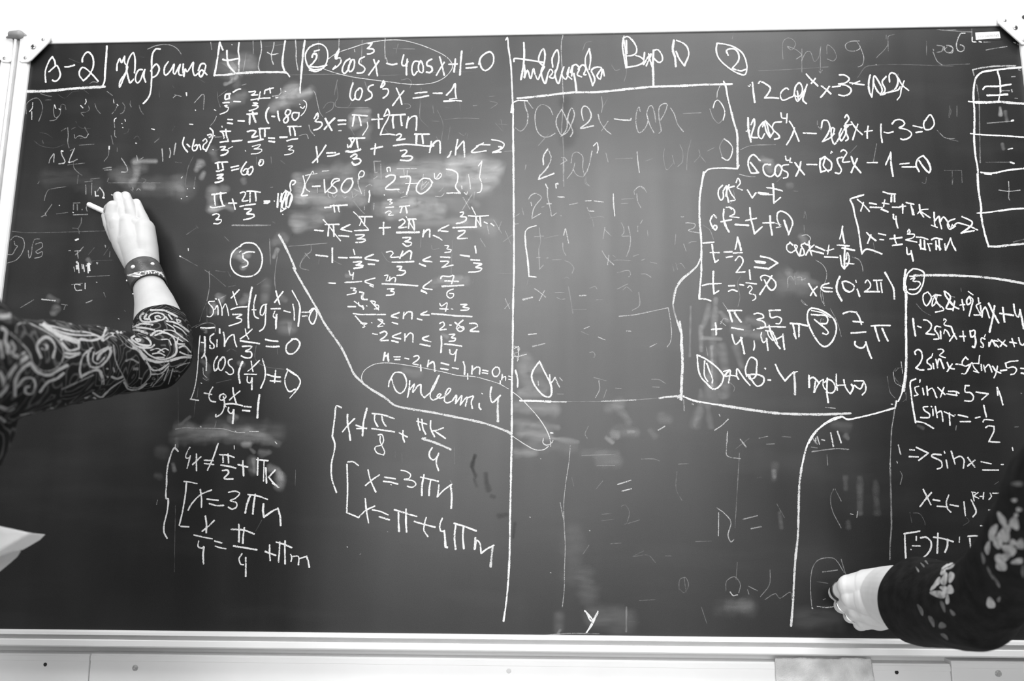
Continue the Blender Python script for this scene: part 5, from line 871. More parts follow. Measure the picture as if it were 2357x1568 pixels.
# ================================================================= LEFT PERSON
def skin_mat(lo, hi):
    m = bpy.data.materials.new('skin'); m.use_nodes = True; nt = m.node_tree; N = nt.nodes; L = nt.links
    b = N['Principled BSDF']; tc = N.new('ShaderNodeTexCoord'); n = N.new('ShaderNodeTexNoise'); n.inputs['Scale'].default_value = 22; n.inputs['Detail'].default_value = 6
    L.new(tc.outputs['Object'], n.inputs['Vector']); mr = N.new('ShaderNodeMapRange'); mr.inputs[1].default_value = .3; mr.inputs[2].default_value = .7; mr.inputs[3].default_value = lo; mr.inputs[4].default_value = hi
    L.new(n.outputs['Fac'], mr.inputs[0]); L.new(mr.outputs[0], b.inputs['Base Color']); b.inputs['Roughness'].default_value = .5
    b.inputs['Subsurface Weight'].default_value = .15; b.inputs['Subsurface Radius'].default_value = (.004, .004, .004); b.inputs['Subsurface Scale'].default_value = 1
    n2 = N.new('ShaderNodeTexNoise'); n2.inputs['Scale'].default_value = 350; L.new(tc.outputs['Object'], n2.inputs['Vector'])
    bp = N.new('ShaderNodeBump'); bp.inputs['Strength'].default_value = .15; bp.inputs['Distance'].default_value = .0006; L.new(n2.outputs['Fac'], bp.inputs['Height']); L.new(bp.outputs[0], b.inputs['Normal'])
    return m
M_skin = skin_mat(.44, .53); M_skinB = skin_mat(.66, .76)  # right person's skin set paler to make up for blocked light
M_nail = mat('fingernail', .66, .25, .5, noise_scale=100, noise_amt=.03)
M_black = mat('black_cloth', .010, .9, .15, noise_scale=60, noise_amt=.5, bump=.5, bump_scale=300)
M_trouser = mat('dark_trousers', .02, .9, .15, noise_scale=30, noise_amt=.3)
M_shoe = mat('black_shoe', .015, .35, .5, noise_scale=20, noise_amt=.2)
M_hair = mat('dark_hair', .03, .45, .5, noise_scale=120, noise_amt=.6, bump=1, bump_scale=250)

def join_meshes(name, parts):
    bm = bmesh.new()
    for me in parts: bm.from_mesh(me)
    out = bpy.data.meshes.new(name); bm.to_mesh(out); bm.free(); return out

pA = root('person', (-.74, -.80, 0), 'person at the left writing with raised right hand in a paisley blouse', 'person', None)
# hand and forearm, one skin
bm = bmesh.new()
wr = (326, 622, -.072)
chain(bm, [(313, 604, -.062, 30), (290, 560, -.055, 31), (273, 520, -.050, 27)])
chain(bm, [(322, 604, -.066, 34), (306, 560, -.060, 34), (296, 515, -.054, 24)])
chain(bm, [(334, 604, -.064, 32), (331, 568, -.058, 32), (330, 528, -.050, 27)])
chain(bm, [(300, 560, -.056, 34), (322, 540, -.052, 28)])
chain(bm, [(272, 520, -.052, 25), (262, 497, -.056, 20), (262, 478, -.058, 17.5), (250, 480, -.038, 11), (246, 487, -.026, 8.5)])   # index, bent over the chalk
chain(bm, [(287, 516, -.052, 19), (281, 486, -.054, 14.5), (277.5, 472, -.050, 13.2), (271.8, 451.5, -.034, 11.3)])
chain(bm, [(308, 516, -.052, 18), (301, 488, -.053, 14), (296.5, 472, -.049, 13), (289.3, 452, -.033, 12.3)])
chain(bm, [(334, 530, -.048, 20), (328, 504, -.047, 14.5), (322, 488, -.043, 12), (314.5, 467, -.030, 10.2)])
chain(bm, [(300, 580, -.040, 24), (268, 545, -.030, 18), (251, 517, -.024, 13), (243, 497, -.020, 9.5)])   # thumb under the palm
chain(bm, [(326, 606, -.070, 36), (332, 632, -.080, 35), (346, 668, -.100, 37), (357, 700, -.125, 45), (366, 740, -.155, 55), (374, 770, -.18, 54), (385, 805, -.22, 45)])
# knuckles
for x, y, Y, r in ((268, 514, -.0615, 17), (291, 512, -.0615, 16), (312, 515, -.0595, 15), (334, 526, -.0545, 14)):
    chain(bm, [(x, y, Y, r), (x+2, y+14, Y, r)])
handA = fuse(bm, .0012, 7, .5)
# the rest of the body (outside the frame, carried down to the floor)
def body_rest(sh, arm, shoulder2, neck, head, chest, hip, knees, feet, other_arm, face):
    bm = bmesh.new()
    wchain(bm, arm+[(sh, .052)]); capsule(bm, sh, Vector(chest)+Vector((0, 0, .02)), .05, .09)
    wchain(bm, [(shoulder2, .052), (chest, .10)])
    wchain(bm, [(neck, .05), (chest, .105), (hip, .10)])
    hx = Vector(head)
    wchain(bm, [(neck, .048), (hx+Vector((0, 0, -.06)), .055)])
    capsule(bm, hx+Vector((0, 0, .03)), hx+Vector((0, .0, -.02)), .085, .075)
    f = Vector(face).normalized(); side = f.cross(Vector((0, 0, 1))).normalized()
    capsule(bm, hx+f*.02+Vector((0, 0, -.055)), hx+f*.045+Vector((0, 0, -.075)), .05, .028)      # jaw, chin
    capsule(bm, hx+f*.075+Vector((0, 0, .01)), hx+f*.098+Vector((0, 0, -.022)), .010, .013)      # nose
    capsule(bm, hx+f*.072+side*.014+Vector((0, 0, -.05)), hx+f*.072-side*.014+Vector((0, 0, -.05)), .009, .009)  # lips
    for s in (-1, 1):
        capsule(bm, hx+side*s*.078+Vector((0, 0, .012)), hx+side*s*.078+Vector((0, 0, -.018)), .013, .009)      # ear
        capsule(bm, hx+f*.068+side*s*.04+Vector((0, 0, .026)), hx+f*.072+side*s*.018+Vector((0, 0, .028)), .010, .009)  # brow
    for (k, ft, s) in zip(knees, feet, (-1, 1)):
        wchain(bm, [(Vector(hip)+side*s*.06, .07), (k, .05), (Vector(ft)+Vector((0, 0, .05)), .032), (Vector(ft)+Vector((0, .09, .006)), .022)])
    wchain(bm, other_arm)
    return fuse(bm, .009, 6, .5)
shA = at(-175, 800, -.78)
restA = body_rest(shA, [(at(385, 812, -.225), .034), (at(360, 836, -.255), .036), (at(250, 833, -.32), .040), (at(110, 842, -.50), .045), (at(0, 850, -.60), .048)], (-.95, -.86, 1.27), (-.79, -.80, 1.37), (-.80, -.78, 1.52), (-.79, -.80, 1.18), (-.79, -.84, .88),
                  [(-.87, -.80, .47), (-.71, -.80, .47)], [(-.88, -.86, .03), (-.70, -.84, .03)],
                  [((-.95, -.86, 1.26), .048), ((-1.02, -.80, 1.00), .04), ((-.93, -.56, .93), .03), ((-.90, -.50, .925), .028)], (.25, 1, 0))
body = link('body', join_meshes('body', [handA, restA]), M_skin, pA)
# nails
def nail(px, py, Y, wpx, hpx, ang, parent):
    bm = bmesh.new(); n = 12; c = at(px, py, Y)
    vs = []
    for rr, dy in ((1, 0), (.6, -.0008), (0, -.001)):
        ring = []
        for i in range(n):
            a = 2*math.pi*i/n; x = math.cos(a)*wpx*rr; y = math.sin(a)*hpx*rr
            ring.append(bm.verts.new(at(px+x*math.cos(ang)-y*math.sin(ang), py+x*math.sin(ang)+y*math.cos(ang), Y+dy*1.0)))
        vs.append(ring)
    for a, b in zip(vs, vs[1:]):
        for i in range(n): bm.faces.new((a[i], a[(i+1) % n], b[(i+1) % n], b[i]))
    bmesh.ops.remove_doubles(bm, verts=bm.verts, dist=1e-6)
    return obj('fingernail', bm, M_nail, parent, True)
bvA = bvh_of(handA)
def on(bv, px, py, off=.0006):
    d = ray(px, py); h = bv.ray_cast(EYE, d)
    return None if h[0] is None else h[0]-d*off
for x, y, wx, hy, an in ((273, 449.5, 7, 7.5, .0), (290.5, 449.5, 7.5, 7.5, .1), (316, 465, 6, 6.5, -.25)):
    bm = bmesh.new(); vs = []
    n = 14
    for rr in (1, .55, .02):
        ring = []
        for i in range(n):
            a = 2*math.pi*i/n; u = math.cos(a)*wx*rr; v = math.sin(a)*hy*rr
            p = on(bvA, x+u*math.cos(an)-v*math.sin(an), y+u*math.sin(an)+v*math.cos(an), .0003+.0005*(1-rr))
            ring.append(bm.verts.new(p if p else at(x, y, -.045)))
        vs.append(ring)
    for a, b in zip(vs, vs[1:]):
        for i in range(n): bm.faces.new((a[i], a[(i+1) % n], b[(i+1) % n], b[i]))
    obj('fingernail', bm, M_nail, pA, True)

# blouse: sleeve and torso in one cloth, open at the cuff
def cloth(chains, wchains, cut_p, cut_n, voxel=.004, wr_amp=.004, wr_scale=9, seed=0, cut_low=None):
    bm = bmesh.new()
    for c in chains: chain(bm, c)
    for c in wchains: wchain(bm, c)
    me = fuse(bm, voxel, 8, .5)
    bm = bmesh.new(); bm.from_mesh(me)
    bm.normal_update()
    for v in bm.verts:
        q = v.co*wr_scale+Vector((seed, seed*.7, 0))
        a = noise.noise(q)+.5*noise.noise(q*2.3)
        rdg = (1-abs(noise.noise(Vector((q.x*2.2+q.z*1.1, q.y*1.5, q.z*.9-q.x)))*2))
        v.co += v.normal*(wr_amp*a+wr_amp*.5*rdg)
    d_ = cut_n.normalized()
    res = bmesh.ops.bisect_plane(bm, geom=list(bm.verts)+list(bm.edges)+list(bm.faces), plane_co=cut_p, plane_no=d_, clear_outer=False)
    # drop only what lies beyond the cuff and near it
    kill = [f for f in bm.faces if (f.calc_center_median()-cut_p).dot(d_) > 0 and (f.calc_center_median()-cut_p).length < .16]
    bmesh.ops.delete(bm, geom=kill, context='FACES')
    out = bpy.data.meshes.new('cloth'); bm.to_mesh(out); bm.free(); return out
M_pais = mat('printed_light_grey', .42, .85, .15, noise_scale=160, noise_amt=.35)
cuffA = at(368, 752, -.168)
axA = (at(346, 668, -.10)-at(380, 790, -.21)).normalized()
shA_px = [(367, 700, -.125, 55), (368, 735, -.150, 60), (377, 790, -.205, 62), (381, 818, -.235, 60)]
blA = cloth([shA_px,
             [(381, 818, -.235, 60), (362, 838, -.25, 62), (250, 833, -.32, 78), (110, 842, -.50, 107), (0, 850, -.60, 124), (-175, 810, -.76, 165)],
             [(-70, 900, -.62, 95), (-72, 990, -.64, 88), (-115, 1085, -.66, 84), (-190, 1150, -.70, 90)]],
            [[(shA, .08), ((-.80, -.82, 1.20), .14), ((-.79, -.84, .92), .168)], [((-.95, -.86, 1.24), .075), ((-.80, -.82, 1.22), .13)],
             [((-.95, -.86, 1.26), .068), ((-1.02, -.80, 1.00), .06)],
             [((-.67, -.74, 1.15), .10), ((-.70, -.74, .86), .12)]],
            cuffA, axA + Vector((.0, .0, 0)), .004, .0035, 11, 3)
M_blA = M_black.copy(); M_blA.name = 'paisley_cloth'
nt = M_blA.node_tree; N_ = nt.nodes; tc = N_.new('ShaderNodeTexCoord')
vo = N_.new('ShaderNodeTexVoronoi'); vo.inputs['Scale'].default_value = 17; vo.inputs['Randomness'].default_value = .9
nz_ = N_.new('ShaderNodeTexNoise'); nz_.inputs['Scale'].default_value = 12; va = N_.new('ShaderNodeVectorMath'); va.operation = 'MULTIPLY_ADD'
nt.links.new(tc.outputs['Object'], nz_.inputs['Vector']); nt.links.new(nz_.outputs['Color'], va.inputs[0]); va.inputs[1].default_value = (.09, .09, .09); nt.links.new(tc.outputs['Object'], va.inputs[2])
nt.links.new(va.outputs[0], vo.inputs['Vector'])
sn = N_.new('ShaderNodeMath'); sn.operation = 'MULTIPLY'; sn.inputs[1].default_value = 34; nt.links.new(vo.outputs['Distance'], sn.inputs[0])
s2 = N_.new('ShaderNodeMath'); s2.operation = 'SINE'; nt.links.new(sn.outputs[0], s2.inputs[0])
mr_ = N_.new('ShaderNodeMapRange'); mr_.inputs[1].default_value = .55; mr_.inputs[2].default_value = 1; mr_.inputs[3].default_value = .010; mr_.inputs[4].default_value = .085
nt.links.new(s2.outputs[0], mr_.inputs[0]); nt.links.new(mr_.outputs[0], N_['Principled BSDF'].inputs['Base Color'])
blouse = link('blouse', blA, M_blA, pA); tag(blouse, 'black blouse with a light grey paisley print')
sol = blouse.modifiers.new('thick', 'SOLIDIFY'); sol.thickness = .0015; sol.offset = -1
bvS = bvh_of(blA)
M_print = chalk_mat('fabric_print', 'c', .42)
rb = Ribbons()  # print strokes, with a painted highlight along the sleeve's upper edge
PAIS = "@0 680 4.9\n" + r"""w13 0,240 200,235 450,300 650,440 880,525;w9 100,215 400,250 600,290 790,330;w4 450,330 600,350 800,400 1000,420 1130,470;w4 600,380 750,430 900,450 1080,450
w4a.5 110,420 250,550 330,640 380,780 480,850 600,840 690,760 720,650 680,540 600,460 450,370 300,310 200,330 180,420;w15a.7 480,580 520,585;w8 340,760 420,860 550,900 680,830 760,790;w6 740,650 800,660 900,650;740,690 790,700 890,660;w7 700,540 780,620 890,600;690,500 740,470 860,520;w8a.8 460,700 420,560 520,470 620,560 600,700
w8 20,370 70,400 60,520 100,600;w9 0,870 40,960 30,1060 0,1100;w11 300,700 180,800 100,920 60,1050 0,1130;w9 170,1130 180,950 260,820 340,770;w6 190,1040 280,940 370,940 400,1020 360,1110 290,1100 290,1040 330,1030;w6 450,1090 540,980 640,940 720,880;w12a.8 90,560 90,640;w9a.8 150,670 200,690 270,650;w9a.8 0,1260 100,1290 150,1270;w9a.7 0,1380 50,1420;w7 0,520 20,640 30,700;w5 130,520 170,600 130,650
w6 890,600 900,500 1030,510 1150,470 1200,380 1280,370 1330,420;w4 1100,345 1160,345 1200,370;w10 1160,500 1250,440 1350,470 1450,560 1560,620 1640,710 ;w7 1640,710 1760,750 1900,740 2050,700 2150,700;w5 920,930 900,840 940,680 1040,590;w7 910,920 1050,850 1120,850 1160,950 1160,1000;w6 1020,600 990,700 1020,800 1110,810 1200,740 1250,640 1240,600;w7 1100,720 1130,660 1200,610 1250,590;w4 1060,640 1050,740 1110,770 1180,700;w4 1080,660 1140,620 1220,580
w3a.6 1280,560 1310,750 1400,930 1450,1030 1560,1040 1650,970 1700,900 1680,800 1600,640 1500,560;w5 1660,760 1720,840 1800,840 1900,770;w5 1400,980 1450,1060 1560,1060 1650,1000;w4 1160,1150 1250,1050 1400,950;1050,1100 1140,1150 1200,1090;960,1160 1030,1145 1080,1165;a.6 740,1230 830,1210;230,1350 400,1320;540,1280 600,1270;w6 1210,830 1215,920;1260,920 1320,940 1380,920;w5a.6 1280,820 1290,860;w4a.5 700,1060 900,970 1050,900;w9a.4 1510,830 1550,830;w5a.4 1570,935 1600,940;w5a.5 1420,740 1480,720 1560,760
w5 1480,480 1560,440 1680,500 1700,560 1600,560 1500,510 1480,480;w4 1530,490 1590,500 1560,520 1530,490;w5 1450,500 1560,580 1700,590 1740,560;w5 1750,450 1850,420 1950,470 1990,580 1980,660 1900,710 1800,720 1680,670 1600,590;w3 1700,620 1780,600 1850,640;1720,660 1800,650 1860,680;1760,700 1850,700;1780,640 1860,600 1900,620;1820,500 1900,500 1930,560;w5 1540,360 1640,370 1740,390;w5 1700,450 1780,400 1850,410;w6 1360,420 1450,400 1540,390 1660,430
w5 1620,200 1580,240 1600,290 1700,300 1800,280;w4 1700,290 1680,240 1740,200 1830,210 1860,250 1820,280 1760,270 1750,240 1790,230 1810,250;w5 1700,165 1850,170 2000,240;w5 1650,215 1630,260 1670,270;w5 1880,290 1980,310 2080,370 2130,410;w3 1880,320 1960,370 1980,410;w5 1500,360 1600,320 1720,330;w3 1850,390 1950,400 2050,470 2120,520;w4 2010,480 2000,540 2080,550;2020,590 2080,570 2150,640;2030,640 2100,670 2160,680;1990,270 2010,310 2040,290 1990,270;1900,220 1940,270;1870,240 1900,280;w3 1920,440 1990,480 2060,520;1960,340 2040,380 2100,440;w4 1500,345 1540,330
w3a.6 1900,830 1850,960;1950,830 1900,1000;2020,900 2020,960 1990,1000;1850,880 1720,1030;w4a.8 1700,890 1820,880 1900,800;w3a.5 1980,820 2060,780 2140,760;1960,860 2000,860;w3a.5 1750,940 1700,1020"""
for g, pts, wd, cov, kd in parse(PAIS):
    for path in smooth_path(pts, 3): rb.add(path, wd*1.0, .55+.45*cov, lambda x, y: on(bvS, x, y, .0008), .2)
pr_ = rb.build('paisley_print', M_print, blouse); pr_['label'] = 'light grey paisley swirls printed on the blouse, plus a painted edge highlight'
# hair, trousers, shoes
def wear(name, wch, m, parent, voxel=.01, label=None):
    bm = bmesh.new()
    for c in wch: wchain(bm, c)
    o = link(name, fuse(bm, voxel, 5, .5), m, parent)
    if label: o['label'] = label
    return o
wear('hair', [[((-.80, -.80, 1.57), .095), ((-.81, -.83, 1.50), .088), ((-.81, -.86, 1.38), .055), ((-.81, -.87, 1.28), .03)]], M_hair, pA)
wear('trousers', [[((-.79, -.84, .89), .152), ((-.87, -.82, .78), .12), ((-.87, -.80, .47), .08), ((-.88, -.86, .10), .06)],
                  [((-.79, -.84, .89), .152), ((-.71, -.82, .78), .12), ((-.71, -.80, .47), .08), ((-.70, -.84, .10), .06)]], M_trouser, pA)
for s in ((-.88, -.86), (-.70, -.84)): wear('shoe', [[((s[0], s[1]-.02, .048), .046), ((s[0]+.01, s[1]+.15, .040), .039)]], M_shoe, pA, .006)
# bracelet: leather cuff round the wrist with studs and lettering
def band(a, b, ra, rb_, t, parent, name, m, nseg=64, nh=8, bulge=0):
    ax = (b-a); L = ax.length; q = ax.normalized().to_track_quat('Z', 'Y').to_matrix(); bm = bmesh.new(); rows = []
    for j in range(nh+1):
        h = j/nh; r = ra+(rb_-ra)*h+bulge*math.sin(h*math.pi)
        rows.append(([bm.verts.new(a+q@Vector((math.cos(2*math.pi*i/nseg)*r, math.sin(2*math.pi*i/nseg)*r, L*h))) for i in range(nseg)],
                     [bm.verts.new(a+q@Vector((math.cos(2*math.pi*i/nseg)*(r-t), math.sin(2*math.pi*i/nseg)*(r-t), L*h))) for i in range(nseg)]))
    for i in range(nseg):
        k = (i+1) % nseg
        for (o1, i1), (o2, i2) in zip(rows, rows[1:]):
            bm.faces.new((o1[i], o1[k], o2[k], o2[i])); bm.faces.new((i1[k], i1[i], i2[i], i2[k]))
        bm.faces.new((rows[0][0][k], rows[0][0][i], rows[0][1][i], rows[0][1][k])); bm.faces.new((rows[-1][0][i], rows[-1][0][k], rows[-1][1][k], rows[-1][1][i]))
    return obj(name, bm, m, parent, True)
M_leather = mat('dark_leather', .05, .42, .6, noise_scale=26, noise_amt=.7, bump=.4, bump_scale=220)
bA = at(329, 622, -.074); bB = at(345, 662, -.100)
brc = band(bA, bB, pxm(41, -.08), pxm(40.5, -.10), .002, pA, 'bracelet', M_leather, bulge=.0008)
brc['label'] = 'wide dark leather bracelet with pale studs and lettering'
dg = C.evaluated_depsgraph_get(); bvB = bvh_of(brc.data)
M_stud = mat('pale_stud', .8, .3, .6)
for (x, y, r) in ((306.5, 615, .0042), (351, 608, .0038), (319.5, 644, .0042), (364, 639, .0042), (292.5, 646, .002), (306.5, 676.5, .0018)):
    p = on(bvB, x, y, .0) or on(bvB, x+4, y-3, .0)
    if p is None: continue
    bm = bmesh.new(); capsule(bm, p, p, r, r, 14); 
    for v in bm.verts: v.co = p+(v.co-p)*.999
    obj('stud', bm, M_stud, brc, True)
rb = Ribbons()
for g, pts, wd, cov, kd in parse("""@200 420 4.611
w3.5 430,985 520,970 600,998 440,990;w3 575,950 560,975 600,985 630,960 590,950;635,945 660,950 640,985 680,985;675,940 700,980 725,945;730,950 735,985;735,955 765,955 765,990;765,960 800,975 820,1010;790,950 835,1000;w1.5 500,960 700,935 800,960;520,1060 640,1030 760,1035 850,1070"""):
    for path in smooth_path(pts, 2): rb.add(path, wd, .95, lambda x, y: on(bvB, x, y, .0006), .2)
rb.build('bracelet_lettering', chalk_mat('pale_thread', 'c', .7), brc)
adopt(pA)

# chalk stick in the left hand
M_stick = mat('chalk_stick', .84, .9, .1, noise_scale=150, noise_amt=.05)
def stick(a, b, r):
    bm = bmesh.new(); q = (b-a).normalized().to_track_quat('Z', 'Y').to_matrix(); L = (b-a).length; n = 20; rows = []
    for h, rr in ((0, .0), (0, .75), (.0008, .95), (.003, 1), (L-.003, 1), (L-.0008, .95), (L, .75), (L, 0)):
        rows.append([bm.verts.new(a+q@Vector((math.cos(2*math.pi*i/n)*r*rr, math.sin(2*math.pi*i/n)*r*rr, h))) for i in range(n)])
    for x, y in zip(rows, rows[1:]):
        for i in range(n): bm.faces.new((x[i], x[(i+1) % n], y[(i+1) % n], y[i]))
    bmesh.ops.remove_doubles(bm, verts=bm.verts, dist=1e-6)
    return obj('chalk_stick', bm, M_stick, None, True)
cs = stick(at(204, 470.5, -.0075), at(252, 493, -.030), .0053)
tag(cs, 'white stick of chalk held between thumb and bent finger of the left person', 'chalk')

# paper sheets held low at the left edge
M_sheet = mat('white_paper', .92, .8, .2, noise_scale=30, noise_amt=.02)
M_sheet2 = mat('shaded_paper', .6, .8, .2, noise_scale=30, noise_amt=.05)  # same paper, shade of the lower sheet put into the grey
def sheet(name, outline, depth, m, label):
    bm = bmesh.new(); n = len(outline); top = [bm.verts.new(at(x, y, depth(x, y))) for x, y in outline]
    f = bm.faces.new(top); bmesh.ops.triangulate(bm, faces=[f]); bmesh.ops.subdivide_edges(bm, edges=list(bm.edges), cuts=7, use_grid_fill=True)
    for v in bm.verts:          # bend the flat outline into the curled sheet
        d = v.co-EYE; x = IW/2+FOC*d.dot(RI)/d.dot(FW); y = IH/2-FOC*d.dot(UP)/d.dot(FW); v.co = at(x, y, depth(x, y))
    o = obj(name, bm, m, None, True); s = o.modifiers.new('t', 'SOLIDIFY'); s.thickness = .0004; return tag(o, label, 'paper')
def D1(x, y):
    s = ((x-80)*47+(y-1228)*80)/92.8
    return -.52-.0003*(y-1230)+.0003*x+(.0014*max(0, s+6) if s > -6 else 0)+.002*math.sin(x*.03+y*.02)
sheet('paper_sheet', [(-120, 1183), (0, 1211.5), (35, 1219), (75, 1228), (104, 1231), (92, 1243), (70, 1256), (52, 1266), (30, 1270), (0, 1277), (-120, 1318)],
      D1, M_sheet, 'white paper sheet held low at the left edge, uppermost of the two')
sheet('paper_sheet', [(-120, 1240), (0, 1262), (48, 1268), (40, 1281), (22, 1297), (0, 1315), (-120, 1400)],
      lambda x, y: D1(x, y)+.006+max(0, y-1262)*.0008, M_sheet2, 'paper sheet under the upper one at the left edge, its shade painted grey')

# ================================================================= RIGHT PERSON
pB = root('person', (.80, -.85, 0), 'person at the right edge in a dark floral blouse, fist against the board', 'person', None)
bm = bmesh.new()
chain(bm, [(2165, 1388, -.30, 70), (2100, 1382, -.215, 72), (2068, 1376, -.165, 67)])
chain(bm, [(2068, 1376, -.165, 67), (2046, 1372, -.135, 62)])
chain(bm, [(2062, 1352, -.15, 46), (2000, 1352, -.115, 38), (1957, 1352, -.095, 27)])
chain(bm, [(2062, 1385, -.15, 52), (2005, 1378, -.12, 40), (1962, 1376, -.10, 24)])
chain(bm, [(2055, 1400, -.14, 40), (2010, 1402, -.11, 36), (1974, 1404, -.092, 22)])
chain(bm, [(2050, 1400, -.12, 38), (2020, 1415, -.09, 33), (1992, 1427, -.078, 21)])
chain(bm, [(1957, 1352, -.095, 26), (1938, 1360, -.075, 19), (1925, 1365.5, -.052, 16.5), (1932, 1372, -.032, 13)])      # index
chain(bm, [(1962, 1378, -.098, 23), (1950, 1388, -.078, 18), (1937, 1395, -.055, 16), (1945, 1397, -.034, 12)])          # middle
chain(bm, [(1976, 1404, -.090, 20), (1968, 1412, -.075, 16), (1957, 1419, -.055, 14.5), (1966, 1419, -.036, 11)])        # ring finger
chain(bm, [(1992, 1427, -.076, 20), (1982, 1434, -.064, 16.5), (1979, 1437, -.05, 14), (1990, 1432, -.036, 11)])        # little finger
chain(bm, [(2030, 1345, -.10, 26), (1985, 1352, -.055, 17), (1955, 1372, -.030, 13)])    # thumb, on the board side
handB = fuse(bm, .0012, 7, .5)
shB = at(2540, 1110, -.72)
restB = body_rest(shB, [(at(2160, 1388, -.29), .038), (at(2240, 1398, -.38), .036), (at(2308, 1335, -.46), .034), (at(2364, 1250, -.56), .036), (at(2475, 1130, -.68), .045)], (.98, -.86, 1.20), (.80, -.78, 1.27), (.79, -.70, 1.40), (.82, -.84, 1.08), (.84, -.98, .82),
                  [(.74, -.86, .45), (.92, -.86, .45)], [(.72, -.98, .03), (.94, -.98, .03)],
                  [((.98, -.86, 1.19), .048), ((1.08, -.84, .95), .04), ((1.05, -.60, .90), .03), ((1.04, -.54, .90), .028)], (-.2, 1, -.1))
link('body', join_meshes('body', [handB, restB]), M_skinB, pB)
cuffB = at(2118, 1385, -.225)
axB = (at(2068, 1376, -.165)-at(2180, 1390, -.31)).normalized()
blB = cloth([[(2085, 1380, -.19, 88), (2130, 1385, -.235, 91), (2190, 1395, -.31, 88), (2240, 1398, -.38, 86)],
             [(2240, 1398, -.38, 86), (2308, 1335, -.46, 77), (2368, 1250, -.56, 86), (2475, 1130, -.68, 128)]],
            [[(shB, .072), ((.83, -.86, 1.10), .13), ((.84, -.98, .86), .17)], [((.98, -.86, 1.17), .075), ((.83, -.86, 1.10), .13)],
             [((.98, -.86, 1.19), .068), ((1.08, -.84, .95), .06)]],
            cuffB, axB+Vector((0, 0, .12)), .004, .003, 11, 8)
blouseB = link('blouse', blB, M_black, pB); tag(blouseB, 'black blouse with a grey floral print')
sol = blouseB.modifiers.new('thick', 'SOLIDIFY'); sol.thickness = .0015; sol.offset = -1
bvF = bvh_of(blB)
M_petal = mat('printed_grey_petals', .42, .85, .15, noise_scale=90, noise_amt=.45)
bm = bmesh.new()
def petal(cx, cy_, rx, ry, deg):
    a0 = math.radians(deg); cx = 2057+cx/2.913; cy_ = 1030+cy_/2.913; rx /= 2.913; ry /= 2.913; rings = []
    for rr in (0.02, .35, .7, 1):
        ring = []
        for i in range(16):
            a = 2*math.pi*i/16; k = rr*(1+.12*math.sin(3*a+cx)); u = math.cos(a)*rx*k; v = math.sin(a)*ry*k
            p = on(bvF, cx+u*math.cos(a0)-v*math.sin(a0), cy_+u*math.sin(a0)+v*math.cos(a0), .0009+.0001*random.random())
            ring.append(bm.verts.new(p) if p else None)
        rings.append(ring)
    for a, b in zip(rings, rings[1:]):
        for i in range(16):
            q = (a[i], a[(i+1) % 16], b[(i+1) % 16], b[i])
            if all(q) and max((q[0].co-x.co).length for x in q) < .02: bm.faces.new(q)
for a in ((370, 795, 50, 20, -28), (340, 885, 20, 45, 15), (385, 870, 20, 38, 10), (292, 905, 17, 42, 35), (265, 940, 28, 12, -45), (300, 985, 55, 24, 12), (378, 955, 24, 32, 0), (360, 1020, 13, 36, 0), (335, 945, 26, 16, 10), (345, 965, 20, 22, 0), (330, 835, 16, 24, 30)):
    petal(*a)
for a in ((760, 540, 30, 24, 40), (690, 620, 26, 22, 0), (745, 740, 34, 26, -30), (700, 745, 22, 34, 10), (800, 640, 26, 22, 0), (725, 480, 22, 50, -30), (810, 510, 30, 45, -20), (665, 570, 24, 60, 20), (740, 590, 42, 50, 0), (630, 675, 18, 45, 8), (775, 690, 52, 34, 30), (700, 650, 30, 30, 0), (722, 790, 36, 44, -20), (830, 765, 42, 20, -12), (852, 650, 30, 36, 0), (650, 1045, 28, 40, -20), (808, 355, 20, 12, 0), (840, 418, 20, 14, 0), (820, 455, 14, 12, 0)):
    petal(*a)
pt = obj('floral_print', bm, M_petal, blouseB, True); pt['label'] = 'pale grey flower petals printed on the sleeve'; pt['kind'] = 'stuff'
bm = bmesh.new()
for a in ((330, 1065, 13, 42, -20), (395, 1110, 12, 26, -40), (255, 1165, 15, 42, -25), (325, 1195, 26, 22, 0), (342, 1268, 32, 12, 40), (180, 1090, 13, 42, -25), (600, 745, 12, 40, -10), (645, 840, 8, 50, -25), (690, 900, 10, 50, -30), (830, 245, 40, 16, 0), (866, 830, 12, 44, 0), (705, 1020, 12, 20, 20), (195, 790, 6, 20, -40), (160, 820, 6, 22, -30), (220, 770, 6, 16, -40)):
    petal(*a)
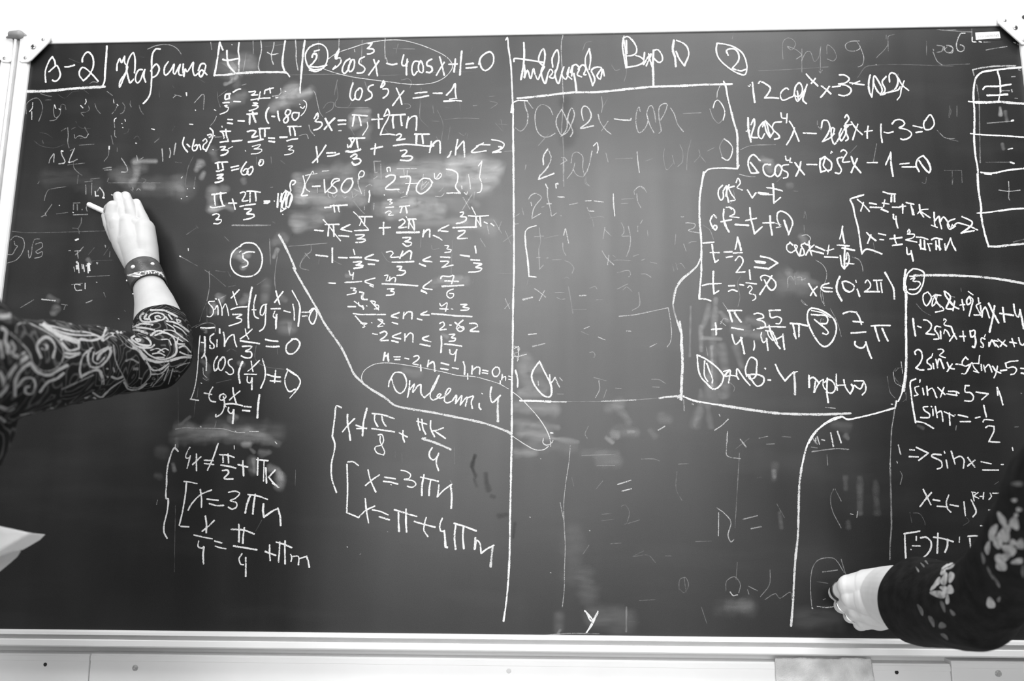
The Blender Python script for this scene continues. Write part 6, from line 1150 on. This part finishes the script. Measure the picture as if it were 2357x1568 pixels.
pt = obj('floral_print', bm, mat('printed_dim_petals', .14, .85, .15, noise_scale=90, noise_amt=.5), blouseB, True); pt['label'] = 'dimmer grey leaves printed on the sleeve'; pt['kind'] = 'stuff'
wear('hair', [[((.79, -.72, 1.45), .095), ((.80, -.76, 1.39), .088), ((.81, -.80, 1.28), .055), ((.82, -.82, 1.18), .03)]], M_hair, pB)
wear('trousers', [[((.84, -.98, .84), .158), ((.76, -.94, .74), .118), ((.74, -.86, .45), .075), ((.72, -.98, .10), .06)],
                  [((.84, -.98, .84), .158), ((.92, -.94, .74), .118), ((.92, -.86, .45), .075), ((.94, -.98, .10), .06)]], M_trouser, pB)
for s in ((.72, -.98), (.94, -.98)): wear('shoe', [[((s[0], s[1]-.02, .048), .046), ((s[0]-.01, s[1]+.15, .040), .039)]], M_shoe, pB, .006)
# rings
def ring(c, ax, R, r, m, parent, label):
    q = ax.normalized().to_track_quat('Z', 'Y').to_matrix(); bm = bmesh.new(); n, k = 40, 10; rows = []
    for i in range(n):
        a = 2*math.pi*i/n
        rows.append([bm.verts.new(c+q@Vector((math.cos(a)*(R+r*math.cos(b)), math.sin(a)*(R+r*math.cos(b)), r*1.3*math.sin(b)))) for b in [2*math.pi*j/k for j in range(k)]])
    for i in range(n):
        for j in range(k): bm.faces.new((rows[i][j], rows[(i+1) % n][j], rows[(i+1) % n][(j+1) % k], rows[i][(j+1) % k]))
    o = obj('ring', bm, m, parent, True); o['label'] = label
M_bring = mat('black_ring', .008, .3, .5); M_sring = mat('silver_ring', .9, .15, .5, metal=1)
ring(at(1934, 1362, -.068), at(1924, 1366, -.05)-at(1944, 1358, -.082), pxm(18.2, -.07), .0036, M_bring, pB, 'wide black finger ring')
ring(at(1944, 1391.5, -.067), at(1937, 1395, -.055)-at(1952, 1387, -.08), pxm(17, -.07), .0016, M_sring, pB, 'thin silver finger ring')
ring(at(1963, 1415, -.066), at(1957, 1419, -.055)-at(1969, 1411, -.077), pxm(15.6, -.07), .0016, M_sring, pB, 'thin silver finger ring')
adopt(pB)
C.view_layer.update()
print('strokes', NSTK, 'tris', sum(len(o.data.polygons) for o in bpy.data.objects if o.type == 'MESH'))
